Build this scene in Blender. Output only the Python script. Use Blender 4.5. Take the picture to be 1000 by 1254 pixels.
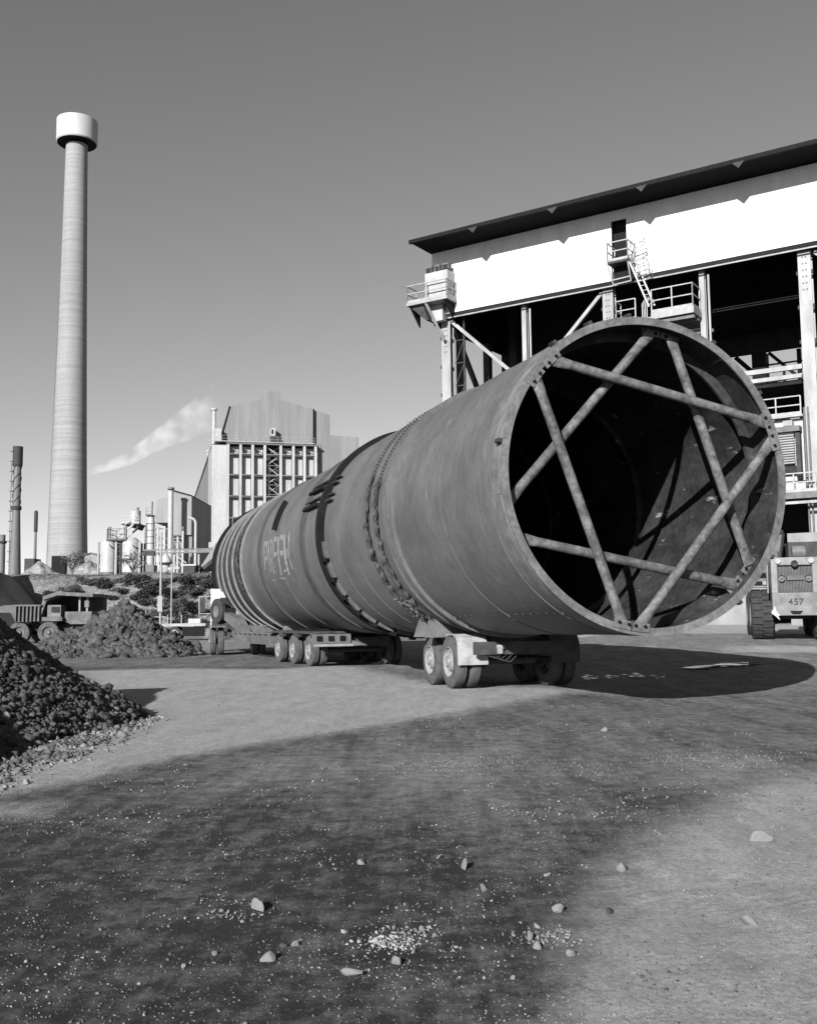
import bpy, math, random
import numpy as np
from mathutils import Vector, Matrix
R_ = math.radians
rnd = random.Random(7)
nr = np.random.default_rng(7)
for o in list(bpy.data.objects): bpy.data.objects.remove(o)
S = bpy.context.scene
COL = S.collection

# ---------------------------------------------------------------- camera
F, PITCH, ROLL, H = 1251.0, R_(5.79), R_(-0.608), 1.66
_f = np.array([0, math.cos(PITCH), math.sin(PITCH)]); _u = np.array([0, -math.sin(PITCH), math.cos(PITCH)])
_r = np.array([1., 0, 0]); _c, _s = math.cos(ROLL), math.sin(ROLL)
CR, CU, CO = _c*_r+_s*_u, -_s*_r+_c*_u, np.array([0, 0, H])
def ray(x, y): return _f+CR*(x-500)/F-CU*(y-627)/F
def P(x, y, d):
    """world point seen at photo pixel x, y at forward distance d (metres)"""
    r = ray(x, y); return CO+r*(d/r[1])
def G(x, y, z=0.0):
    r = ray(x, y); return CO+r*((z-H)/r[2])
cam_d = bpy.data.cameras.new('camera'); cam = bpy.data.objects.new('camera', cam_d); COL.objects.link(cam)
cam_d.sensor_fit = 'HORIZONTAL'; cam_d.sensor_width = 36; cam_d.lens = 36*F/1000
cam_d.clip_start = 0.1; cam_d.clip_end = 8000
M = Matrix.Identity(4)
for i in range(3):
    M[i][0], M[i][1], M[i][2], M[i][3] = CR[i], CU[i], -_f[i], CO[i]
cam.matrix_world = M
S.camera = cam

# ---------------------------------------------------------------- light
SAZ, SEL = R_(23.4), R_(22.3)                     # direction the light travels in, and its height
W = bpy.data.worlds.new('World'); S.world = W; W.use_nodes = True
nt = W.node_tree; nt.nodes.clear()
out = nt.nodes.new('ShaderNodeOutputWorld'); bg = nt.nodes.new('ShaderNodeBackground')
sky = nt.nodes.new('ShaderNodeTexSky'); sky.sky_type = 'NISHITA'; sky.sun_disc = False
sky.sun_elevation = SEL; sky.sun_rotation = SAZ+math.pi; sky.air_density = 1.0; sky.dust_density = 0.3; sky.ozone_density = 1.0
sep = nt.nodes.new('ShaderNodeSeparateColor'); mx = nt.nodes.new('ShaderNodeMath'); mx.operation = 'MULTIPLY'; mx.inputs[1].default_value = .55
mg = nt.nodes.new('ShaderNodeMath'); mg.operation = 'MULTIPLY_ADD'; mg.inputs[1].default_value = .45
cmb = nt.nodes.new('ShaderNodeCombineColor')
L = nt.links.new
L(sky.outputs[0], sep.inputs[0]); L(sep.outputs[0], mx.inputs[0]); L(sep.outputs[1], mg.inputs[0]); L(mx.outputs[0], mg.inputs[2])
for i in range(3): L(mg.outputs[0], cmb.inputs[i])          # black-and-white film: neutral sky
L(cmb.outputs[0], bg.inputs[0]); bg.inputs[1].default_value = 0.058
L(bg.outputs[0], out.inputs[0])
sd = bpy.data.lights.new('sun', 'SUN'); sd.energy = 5.0; sd.angle = R_(0.5); sd.color = (1, 1, 1)
sun = bpy.data.objects.new('sun', sd); COL.objects.link(sun)
sv = Vector((math.sin(SAZ)*math.cos(SEL), math.cos(SAZ)*math.cos(SEL), -math.sin(SEL)))
sun.rotation_euler = sv.to_track_quat('-Z', 'Y').to_euler()
S.view_settings.view_transform = 'Standard'; S.view_settings.look = 'None'
S.view_settings.exposure = 1.1; S.view_settings.gamma = 1.0; S.view_settings.use_curve_mapping = False
S.render.engine = 'CYCLES'

# ---------------------------------------------------------------- materials
MATS = {}
def mat(name, a, b=None, rough=.75, scale=1.5, stretch=(1, 1, 1), bump=.0, bscale=30, metal=0., wave=None, contrast=(.35, .65), fine=.12, fscale=40):
    if name in MATS: return MATS[name]
    if b is None: b = a*.72
    m = bpy.data.materials.new(name); m.use_nodes = True; t = m.node_tree; n = t.nodes; l = t.links.new
    p = n['Principled BSDF']; p.inputs['Roughness'].default_value = rough; p.inputs['Metallic'].default_value = metal; p.inputs['Specular IOR Level'].default_value = .08 if a < .05 else (.2 if a < .12 else .4)
    tc = n.new('ShaderNodeTexCoord'); mp = n.new('ShaderNodeMapping'); mp.inputs['Scale'].default_value = stretch
    l(tc.outputs['Object'], mp.inputs[0])
    no = n.new('ShaderNodeTexNoise'); no.inputs['Scale'].default_value = scale; no.inputs['Detail'].default_value = 7; no.inputs['Roughness'].default_value = .62
    l(mp.outputs[0], no.inputs[0])
    cr = n.new('ShaderNodeMapRange'); cr.inputs[1].default_value, cr.inputs[2].default_value = contrast
    cr.inputs[3].default_value = b; cr.inputs[4].default_value = a; l(no.outputs[0], cr.inputs[0])
    f = n.new('ShaderNodeTexNoise'); f.inputs['Scale'].default_value = fscale; f.inputs['Detail'].default_value = 4; l(tc.outputs['Object'], f.inputs[0])
    fm = n.new('ShaderNodeMapRange'); fm.inputs[1].default_value = .3; fm.inputs[2].default_value = .7
    fm.inputs[3].default_value = 1-fine; fm.inputs[4].default_value = 1+fine; l(f.outputs[0], fm.inputs[0])
    mu = n.new('ShaderNodeMath'); mu.operation = 'MULTIPLY'; l(cr.outputs[0], mu.inputs[0]); l(fm.outputs[0], mu.inputs[1])
    cc = n.new('ShaderNodeCombineColor')
    for i in range(3): l(mu.outputs[0], cc.inputs[i])
    l(cc.outputs[0], p.inputs['Base Color'])
    if bump:
        bp = n.new('ShaderNodeBump'); bp.inputs['Strength'].default_value = bump; bp.inputs['Distance'].default_value = .05
        bn = n.new('ShaderNodeTexNoise'); bn.inputs['Scale'].default_value = bscale; bn.inputs['Detail'].default_value = 6
        l(mp.outputs[0], bn.inputs[0]); l(bn.outputs[0], bp.inputs['Height']); l(bp.outputs[0], p.inputs['Normal'])
    if wave:
        ax, ws, st = wave
        wv = n.new('ShaderNodeTexWave'); wv.bands_direction = ax; wv.inputs['Scale'].default_value = ws; l(tc.outputs['Object'], wv.inputs[0])
        bp = n.new('ShaderNodeBump'); bp.inputs['Strength'].default_value = st; bp.inputs['Distance'].default_value = .06
        l(wv.outputs['Color'], bp.inputs['Height']); l(bp.outputs[0], p.inputs['Normal'])
    MATS[name] = m; return m
mat('white_sheet', 0.510, 0.425, .6, 1.2, (1, 1, .25), wave=('X', 1.6, .35), fine=.03)
mat('bin_white', .3, .22, .6, .5, (1, 1, .2), fine=.08, fscale=3)
mat('grey_sheet', 0.178, 0.133, .65, .6, (1.5, 1.5, .15), wave=('X', 1.2, .45), fine=.05)
mat('pale_sheet', .15, .11, .65, .5, (1.5, 1.5, .15), wave=('X', 1.0, .35), fine=.05)
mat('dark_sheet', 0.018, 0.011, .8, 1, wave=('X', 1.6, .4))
mat('roof_dark', .006, .004, .8, 1)
mat('white_paint', .3, .22, .5, 2, fine=.05)
mat('pale_steel', 0.252, 0.163, .5, 1.6, (1, 1, .3), fine=.06)
mat('mid_steel', 0.118, 0.074, .55, 3)
mat('dark_steel', 0.044, 0.026, .6, 3)
mat('black_steel', .01, .006, .7, 3)
mat('concrete', .2, .12, .85, .7, (1, 1, .5), bump=.3, bscale=6, fine=.08, fscale=12)
mat('rubber', 0.041, 0.026, .85, 5, bump=.3, bscale=40)
mat('rubber_dust', 0.081, 0.044, .9, 5, bump=.3, bscale=40)
mat('rim_paint', .24, .12, .5, 6)
mat('flap_white', .3, .17, .7, 3, fine=.1)
mat('flap_dark', 0.067, 0.044, .8, 3)
mat('chassis', 0.052, 0.026, .7, 4, fine=.2)
mat('sacking', 0.074, 0.037, .95, 12, bump=.8, bscale=30)
mat('ore', 0.074, 0.022, .9, 3, fine=.35, fscale=14, bump=.5, bscale=25)
mat('ore_mid', 0.074, 0.026, .9, 2, fine=.35, fscale=9, bump=.5, bscale=14)
mat('chip_pale', .15, .08, .9, 3, fine=.3)
mat('stone_pale', 0.252, 0.148, .85, 9, fine=.25, bump=.6, bscale=30)
mat('gravel_mixed', .16, .06, .9, 1.3, fine=.3, fscale=3, contrast=(.48, .56))
mat('stockpile', 0.033, 0.024, .95, .8, fine=.15)
mat('earth', 0.200, 0.104, .95, .25, bump=.6, bscale=1.5, fine=.25, fscale=2)
mat('leaf', 0.037, 0.022, .7, 2)
mat('leaf_light', 0.067, 0.037, .7, 2)
mat('bark', 0.118, 0.067, .9, 8)
mat('glass', 0.030, 0.022, .15, 3)
mat('paint_faded', .2, .11, .7, 3.0, contrast=(.38, .62), fine=.4, fscale=9)
mat('yellow_paint', .15, .09, .55, 2.5, fine=.12)
mat('strut', .11, .045, .6, 4, (1, 1, 1), contrast=(.38, .62), fine=.3, fscale=12)
mat('cab_white', 0.400, 0.336, .4, 2)
mat('rail', .26, .18, .5, 3)

mat('mid_pale', .1, .055, .7, 2)

def shell_mat():
    m = bpy.data.materials.new('rolled_steel'); m.use_nodes = True; t = m.node_tree; n = t.nodes; l = t.links.new
    p = n['Principled BSDF']; p.inputs['Roughness'].default_value = .58; p.inputs['Metallic'].default_value = .0
    p.inputs['Specular IOR Level'].default_value = .35
    tc = n.new('ShaderNodeTexCoord')
    def noise(scale, st, det=8, rg=.62):
        mp = n.new('ShaderNodeMapping'); mp.inputs['Scale'].default_value = st; l(tc.outputs['Object'], mp.inputs[0])
        no = n.new('ShaderNodeTexNoise'); no.inputs['Scale'].default_value = scale; no.inputs['Detail'].default_value = det; no.inputs['Roughness'].default_value = rg
        l(mp.outputs[0], no.inputs[0]); return no.outputs[0]
    def mr(x, a, b, c, d):
        q = n.new('ShaderNodeMapRange'); q.inputs[1].default_value = a; q.inputs[2].default_value = b; q.inputs[3].default_value = c; q.inputs[4].default_value = d
        l(x, q.inputs[0]); return q.outputs[0]
    def mul(a, b, op='MULTIPLY'):
        q = n.new('ShaderNodeMath'); q.operation = op
        for i, v in enumerate((a, b)):
            if isinstance(v, (int, float)): q.inputs[i].default_value = v
            else: l(v, q.inputs[i])
        return q.outputs[0]
    base = mr(noise(.7, (1, 1, 1)), .3, .7, .058, .098)
    streak = mr(noise(9, (1, 1, .12)), .3, .7, .82, 1.18)                 # rain streaks down the sides
    mill = mr(noise(14, (.6, 1.5, .6), 9, .75), .3, .7, .86, 1.14)
    grain = mr(noise(70, (1, 1, 1), 3), .3, .7, .84, 1.16)
    v = mul(mul(mul(base, streak), mill), grain)
    blot = mr(noise(1.6, (1, .6, .5)), .60, .70, 0, .035); v = mul(v, blot, 'ADD')
    scr = mr(noise(2.2, (.35, .8, 3.2), 3, .5), .495, .505, 0, 1)
    scr2 = mul(scr, mul(1, scr, 'SUBTRACT')); scr2 = mul(scr2, mr(noise(.5, (1, 1, 1)), .5, .6, 0, 1))
    v = mul(v, mul(scr2, -.12), 'ADD')
    sx = n.new('ShaderNodeSeparateXYZ'); l(tc.outputs['Object'], sx.inputs[0])
    rim = mr(sx.outputs[1], .02, .75, 1, 0)                              # chalky ground-off paint beside the open rim
    rimn = mr(noise(2.4, (1, 2, 1)), .4, .62, 0.12, 1)
    v = mul(v, mul(mul(rim, rimn), .1), 'ADD')
    cc = n.new('ShaderNodeCombineColor')
    for i in range(3): l(v, cc.inputs[i])
    l(cc.outputs[0], p.inputs['Base Color'])
    bp = n.new('ShaderNodeBump'); bp.inputs['Strength'].default_value = .5; bp.inputs['Distance'].default_value = .045
    l(noise(1.1, (1, 1.4, 1), 6), bp.inputs['Height']); l(bp.outputs[0], p.inputs['Normal'])
    MATS['shell'] = m
shell_mat()
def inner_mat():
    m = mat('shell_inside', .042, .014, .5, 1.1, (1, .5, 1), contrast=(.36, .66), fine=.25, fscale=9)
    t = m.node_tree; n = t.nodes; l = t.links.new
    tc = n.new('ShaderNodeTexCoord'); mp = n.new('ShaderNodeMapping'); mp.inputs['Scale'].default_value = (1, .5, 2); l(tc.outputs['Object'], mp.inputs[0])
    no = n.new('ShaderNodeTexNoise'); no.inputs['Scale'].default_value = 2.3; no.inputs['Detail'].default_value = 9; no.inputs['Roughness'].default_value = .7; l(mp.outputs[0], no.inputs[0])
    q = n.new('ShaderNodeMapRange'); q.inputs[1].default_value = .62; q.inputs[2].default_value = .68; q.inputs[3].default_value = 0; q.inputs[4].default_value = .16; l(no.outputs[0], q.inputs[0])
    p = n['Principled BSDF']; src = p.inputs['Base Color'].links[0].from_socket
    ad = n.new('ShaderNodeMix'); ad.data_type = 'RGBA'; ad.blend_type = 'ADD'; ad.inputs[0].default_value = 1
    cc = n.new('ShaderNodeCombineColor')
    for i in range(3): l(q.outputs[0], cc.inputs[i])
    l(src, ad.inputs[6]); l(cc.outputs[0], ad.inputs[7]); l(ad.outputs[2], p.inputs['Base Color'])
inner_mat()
def stack_mat():
    m = mat('stack_concrete', 0.222, 0.178, .85, .1, (1, 1, .1), fine=.05, fscale=.8)
    t = m.node_tree; n = t.nodes; l = t.links.new
    tc = n.new('ShaderNodeTexCoord'); mp = n.new('ShaderNodeMapping'); mp.inputs['Scale'].default_value = (.012, .012, 1); l(tc.outputs['Object'], mp.inputs[0])
    no = n.new('ShaderNodeTexNoise'); no.inputs['Scale'].default_value = .55; no.inputs['Detail'].default_value = 9; no.inputs['Roughness'].default_value = .75; l(mp.outputs[0], no.inputs[0])
    q = n.new('ShaderNodeMapRange'); q.inputs[1].default_value = .34; q.inputs[2].default_value = .66; q.inputs[3].default_value = .68; q.inputs[4].default_value = 1.12; l(no.outputs[0], q.inputs[0])
    p = n['Principled BSDF']; src = p.inputs['Base Color'].links[0].from_socket
    mm = n.new('ShaderNodeMix'); mm.data_type = 'RGBA'; mm.blend_type = 'MULTIPLY'; mm.inputs[0].default_value = 1
    cc = n.new('ShaderNodeCombineColor')
    for i in range(3): l(q.outputs[0], cc.inputs[i])
    l(src, mm.inputs[6]); l(cc.outputs[0], mm.inputs[7]); l(mm.outputs[2], p.inputs['Base Color'])
stack_mat()

# ---------------------------------------------------------------- mesh helpers
class MB:
    def __init__(s): s.v = []; s.f = []
    def add(s, vs, fs):
        b = len(s.v); s.v += [tuple(map(float, q)) for q in vs]; s.f += [tuple(b+i for i in q) for q in fs]; return s
    def box(s, c, d, rz=0., m=None):
        x, y, z = d[0]/2, d[1]/2, d[2]/2
        vs = [Vector((sx*x, sy*y, sz*z)) for sx in (-1, 1) for sy in (-1, 1) for sz in (-1, 1)]
        rm = m if m is not None else Matrix.Rotation(rz, 3, 'Z')
        vs = [rm@v+Vector(c) for v in vs]
        return s.add(vs, [(0, 1, 3, 2), (4, 6, 7, 5), (0, 4, 5, 1), (2, 3, 7, 6), (0, 2, 6, 4), (1, 5, 7, 3)])
    def bx(s, x0, x1, y0, y1, z0, z1): return s.box(((x0+x1)/2, (y0+y1)/2, (z0+z1)/2), (abs(x1-x0), abs(y1-y0), abs(z1-z0)))
    def bar(s, p, q, w, h=None):
        p, q = Vector(p), Vector(q); h = h or w; d = q-p; ln = d.length
        m = d.to_track_quat('X', 'Z').to_matrix()
        return s.box((p+q)/2, (ln, w, h), m=m)
    def tube(s, p, q, r, r2=None, seg=10, caps=True):
        p, q = Vector(p), Vector(q); r2 = r if r2 is None else r2
        m = (q-p).to_track_quat('Z', 'Y').to_matrix(); vs = []
        for c, rr in ((p, r), (q, r2)):
            for i in range(seg):
                a = 2*math.pi*i/seg; vs.append(c+m@Vector((rr*math.cos(a), rr*math.sin(a), 0)))
        fs = [(i, (i+1) % seg, seg+(i+1) % seg, seg+i) for i in range(seg)]
        if caps: fs += [tuple(range(seg))[::-1], tuple(range(seg, 2*seg))]
        return s.add(vs, fs)
    def path(s, pts, r, seg=6):
        for a, b in zip(pts[:-1], pts[1:]): s.tube(a, b, r, seg=seg)
        return s
    def lathe(s, prof, axis='Z', c=(0, 0, 0), seg=32, close=False):
        vs = []; c = Vector(c)
        for a, r in prof:
            for i in range(seg):
                t = 2*math.pi*i/seg; x, y = r*math.cos(t), r*math.sin(t)
                vs.append(c+Vector({'Z': (x, y, a), 'X': (a, x, y), 'Y': (x, a, y)}[axis]))
        k = len(prof); fs = []
        for j in range(k if close else k-1):
            j2 = (j+1) % k
            for i in range(seg): fs.append((j*seg+i, j*seg+(i+1) % seg, j2*seg+(i+1) % seg, j2*seg+i))
        return s.add(vs, fs)
    def ring(s, t0, t1, r0, r1, zc, th0=0., th1=360., seg=96):
        """block ring about the local Y axis through (0, ., zc): t along Y, theta from +X up"""
        full = abs(th1-th0) >= 359.9; k = seg if full else seg+1; vs = []
        for i in range(k):
            a = R_(th0+(th1-th0)*i/seg); c_, s_ = math.cos(a), math.sin(a)
            for t, r in ((t0, r0), (t0, r1), (t1, r1), (t1, r0)): vs.append((r*c_, t, zc+r*s_))
        fs = []
        for i in range(seg):
            a = 4*i; b = 4*((i+1) % k)
            for j in range(4): fs.append((a+j, a+(j+1) % 4, b+(j+1) % 4, b+j))
        if not full: fs += [(0, 3, 2, 1), (4*seg, 4*seg+1, 4*seg+2, 4*seg+3)]
        return s.add(vs, fs)
    def prism(s, pts, a, b, plane='XZ'):
        k = len(pts)
        g = {'XZ': lambda p, w: (p[0], w, p[1]), 'YZ': lambda p, w: (w, p[0], p[1]), 'XY': lambda p, w: (p[0], p[1], w)}[plane]
        vs = [g(p, a) for p in pts]+[g(p, b) for p in pts]
        fs = [tuple(range(k)), tuple(range(2*k-1, k-1, -1))]+[(i, k+i, k+(i+1) % k, (i+1) % k) for i in range(k)]
        return s.add(vs, fs)
    def mesh(s, name, m, smooth=False):
        me = bpy.data.meshes.new(name); me.from_pydata(s.v, [], s.f)
        import bmesh
        bm = bmesh.new(); bm.from_mesh(me); bmesh.ops.recalc_face_normals(bm, faces=bm.faces); bm.to_mesh(me); bm.free()
        me.materials.append(MATS[m])
        if smooth:
            me.polygons.foreach_set('use_smooth', [True]*len(me.polygons)); me.set_sharp_from_angle(angle=R_(32))
        return me
    def build(s, name, m, parent=None, smooth=False, loc=None, rz=0):
        o = bpy.data.objects.new(name, s.mesh(name, m, smooth)); COL.objects.link(o); o.parent = parent
        if loc is not None: o.location = loc
        o.rotation_euler = (0, 0, rz); return o
def tag(o, label=None, cat=None, group=None, kind=None):
    if label: o['label'] = label
    if cat: o['category'] = cat
    if group: o['group'] = group
    if kind: o['kind'] = kind
    return o
def thing(name, label, cat, loc=(0, 0, 0), rz=0., group=None):
    o = bpy.data.objects.new(name, None); COL.objects.link(o); o.location = loc; o.rotation_euler = (0, 0, rz); o.empty_display_size = .3
    return tag(o, label, cat, group)
def kids(o): return [c for c in COL.objects if c.parent == o]
def link(name, me, parent=None, loc=(0, 0, 0), rot=(0, 0, 0), sc=(1, 1, 1)):
    o = bpy.data.objects.new(name, me); COL.objects.link(o); o.parent = parent; o.location = loc; o.rotation_euler = rot; o.scale = sc; return o
def np_mesh(name, v, f, m):
    me = bpy.data.meshes.new(name); k = f.shape[1]
    me.vertices.add(len(v)); me.vertices.foreach_set('co', np.ascontiguousarray(v, np.float32).ravel())
    me.loops.add(f.size); me.loops.foreach_set('vertex_index', np.ascontiguousarray(f, np.int32).ravel())
    me.polygons.add(len(f)); me.polygons.foreach_set('loop_start', np.arange(0, f.size, k, dtype=np.int32))
    me.update(calc_edges=True); me.validate(); me.materials.append(MATS[m]); return me
_g = (1+5**.5)/2
ICO_V = np.array([(-1, _g, 0), (1, _g, 0), (-1, -_g, 0), (1, -_g, 0), (0, -1, _g), (0, 1, _g), (0, -1, -_g), (0, 1, -_g), (_g, 0, -1), (_g, 0, 1), (-_g, 0, -1), (-_g, 0, 1)])/math.sqrt(1+_g*_g)
ICO_F = np.array([(0, 11, 5), (0, 5, 1), (0, 1, 7), (0, 7, 10), (0, 10, 11), (1, 5, 9), (5, 11, 4), (11, 10, 2), (10, 7, 6), (7, 1, 8), (3, 9, 4), (3, 4, 2), (3, 2, 6), (3, 6, 8), (3, 8, 9), (4, 9, 5), (2, 4, 11), (6, 2, 10), (8, 6, 7), (9, 8, 1)])
def subdiv(v, f):
    v = list(map(tuple, v)); cache = {}; nf = []
    def mid(a, b):
        k = (min(a, b), max(a, b))
        if k not in cache:
            q = (np.array(v[a])+np.array(v[b]))/2; q /= np.linalg.norm(q); cache[k] = len(v); v.append(tuple(q))
        return cache[k]
    for a, b, c in f:
        ab, bc, ca = mid(a, b), mid(b, c), mid(c, a); nf += [(a, ab, ca), (b, bc, ab), (c, ca, bc), (ab, bc, ca)]
    return np.array(v), np.array(nf)
ICO2_V, ICO2_F = subdiv(ICO_V, ICO_F)
ICO3_V, ICO3_F = subdiv(ICO2_V, ICO2_F)
def rock_verts(seed, fine=False, cuts=9, lo=.32, hi=.7):
    r = np.random.default_rng(seed); v, f = (ICO3_V, ICO3_F) if fine else (ICO2_V, ICO2_F); v = v.copy()
    for _ in range(cuts):                              # knock flat facets off a ball
        d = r.normal(size=3); d /= np.linalg.norm(d); h = r.uniform(lo, hi); e = v@d
        v -= np.clip(e-h, 0, None)[:, None]*d
    v *= 1+r.normal(0, .02, (len(v), 1)); v *= r.uniform(.7, 1.2, 3); return v, f
def rotmats(n, r):
    q = r.normal(size=(n, 4)); q /= np.linalg.norm(q, axis=1)[:, None]; w, x, y, z = q.T
    return np.stack([1-2*(y*y+z*z), 2*(x*y-z*w), 2*(x*z+y*w), 2*(x*y+z*w), 1-2*(x*x+z*z), 2*(y*z-x*w), 2*(x*z-y*w), 2*(y*z+x*w), 1-2*(x*x+y*y)], -1).reshape(n, 3, 3)
def scatter_mesh(name, pos, size, m, seed=1, jitter=.36, flat=.8):
    r = np.random.default_rng(seed); n = len(pos)
    sh = ICO_V[None]*(1+r.normal(0, jitter, (n, 12, 1)).clip(-.5, .5))*r.uniform(.65, 1.25, (n, 1, 3))
    v = np.einsum('nij,nkj->nki', rotmats(n, r), sh)*size[:, None, None]; v[:, :, 2] *= flat; v += pos[:, None, :]
    f = (ICO_F[None]+np.arange(n)[:, None, None]*12).reshape(-1, 3)
    return np_mesh(name, v.reshape(-1, 3), f, m)

# ---------------------------------------------------------------- ground
def sstep(x, a, b):
    t = np.clip((x-a)/(b-a), 0, 1); return t*t*(3-2*t)
def vnoise(x, y, s, seed=0):
    x = np.asarray(x, float)/s; y = np.asarray(y, float)/s; xi, yi = np.floor(x), np.floor(y); fx, fy = x-xi, y-yi
    fx, fy = fx*fx*(3-2*fx), fy*fy*(3-2*fy)
    def h(i, j):
        q = np.sin(i*127.1+j*311.7+seed*74.7)*43758.5453; return q-np.floor(q)
    return (h(xi, yi)*(1-fx)+h(xi+1, yi)*fx)*(1-fy)+(h(xi, yi+1)*(1-fx)+h(xi+1, yi+1)*fx)*fy
def gz(x, y):
    x = np.asarray(x, float); y = np.asarray(y, float)
    ramp = .03*np.clip(y-25, 0, 32)*sstep(x, 3, 11)
    wob = (vnoise(x, y, 7, 5)-.5)*3
    bank = sstep(y+wob*.7, 84, 98)
    far = 1.66+.0425*y
    far = np.where(y > 560, 1.66+.0425*560-(y-560)*.02, far)
    z = ramp*(1-bank)+bank*(np.clip(far, 0, None)+(vnoise(x, y, 5, 9)-.5)*.5*sstep(y, 84, 92)*(1-sstep(y, 99, 120)))
    nearw = 1-sstep(y, 30, 80)
    z = z+nearw*((vnoise(x, y, 1.7, 2)-.5)*.03+(vnoise(x, y, .55, 3)-.5)*.016+(vnoise(x, y, .17, 4)-.5)*.008)
    return z
DUST = []    # patches of pale dust or dark damp dirt, outlined in metres on the ground
def GG(x, y):
    r = ray(x, y)
    for d in np.geomspace(2, 95, 900):
        q = CO+r*d
        if q[2] < float(gz(q[0], q[1])): return q
    return CO+r*95
def patch(px, val, soft=.03): DUST.append((np.array([(GG if p[1] < 870 else G)(*p)[:2] for p in px]), val, soft))
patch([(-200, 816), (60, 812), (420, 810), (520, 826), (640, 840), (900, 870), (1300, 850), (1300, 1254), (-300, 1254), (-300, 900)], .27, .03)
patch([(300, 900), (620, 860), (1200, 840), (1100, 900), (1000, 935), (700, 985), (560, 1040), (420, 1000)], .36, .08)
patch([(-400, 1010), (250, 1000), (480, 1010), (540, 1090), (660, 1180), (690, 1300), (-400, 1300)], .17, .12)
patch([(96, 822), (230, 819), (330, 820), (420, 815), (520, 836), (620, 841), (705, 845), (640, 858), (560, 871), (480, 886), (400, 897), (320, 911), (230, 926), (150, 942), (60, 962), (-60, 985), (-150, 950), (60, 930), (150, 880)], .95, .03)
patch([(-200, 985), (60, 985), (70, 1000), (-200, 1015)], .6, .03)
patch([(1100, 925), (1000, 948), (925, 966), (850, 1000), (800, 1028), (765, 1062), (740, 1105), (720, 1150), (705, 1200), (690, 1300), (1300, 1300)], .95, .05)
patch([(500, 925), (610, 915), (600, 950), (500, 965)], .62, .06)
patch([(860, 925), (930, 930), (900, 960), (840, 960)], .65, .06)
patch([(250, 930), (420, 925), (560, 930), (430, 955), (260, 965)], .45, .06)
patch([(690, 769), (1300, 762), (1300, 777), (690, 783)], 1.25, .012)
patch([(890, 792), (1200, 792), (1200, 801), (900, 799)], .95, .02)
patch([(150, 768), (250, 768), (250, 795), (200, 800)], .75, .05)
patch([(80, 803), (430, 803), (440, 813), (330, 817), (80, 817)], .38, .02)
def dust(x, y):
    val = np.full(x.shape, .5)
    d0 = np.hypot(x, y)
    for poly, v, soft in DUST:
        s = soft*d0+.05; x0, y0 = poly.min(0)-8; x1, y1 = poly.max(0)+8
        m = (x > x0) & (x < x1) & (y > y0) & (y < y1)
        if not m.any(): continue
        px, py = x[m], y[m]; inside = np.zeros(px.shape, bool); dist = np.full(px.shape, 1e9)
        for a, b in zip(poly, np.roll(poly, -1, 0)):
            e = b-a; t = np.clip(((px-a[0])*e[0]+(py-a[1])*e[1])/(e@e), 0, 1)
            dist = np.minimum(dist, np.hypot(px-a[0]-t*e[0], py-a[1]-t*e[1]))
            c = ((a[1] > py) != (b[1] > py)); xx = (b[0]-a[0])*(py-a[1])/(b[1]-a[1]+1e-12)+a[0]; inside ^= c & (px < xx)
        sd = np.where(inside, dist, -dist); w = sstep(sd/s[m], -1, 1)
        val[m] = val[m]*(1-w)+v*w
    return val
def axis_pts(lo, hi, k, n):
    t = np.linspace(-1, 1, n); q = np.sinh(t*k)/math.sinh(k); return np.where(q < 0, -q*lo, q*hi)
gx = axis_pts(-2500, 2500, 8.4, 420)
gy = np.concatenate([[-400, -100, -30, -8], np.geomspace(1.0, 3.0, 25)[:-1], np.geomspace(3.0, 60, 330)[:-1], np.linspace(60, 130, 90)[:-1], np.geomspace(130, 4000, 40)])
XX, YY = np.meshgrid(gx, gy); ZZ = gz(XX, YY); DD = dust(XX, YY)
nx, ny = len(gx), len(gy); idx = np.arange(nx*ny).reshape(ny, nx)
fq = np.stack([idx[:-1, :-1], idx[:-1, 1:], idx[1:, 1:], idx[1:, :-1]], -1).reshape(-1, 4)
_l = G(600, 1040); LANE0 = float(_l[0]*math.cos(.62)+_l[1]*math.sin(.62))
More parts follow.
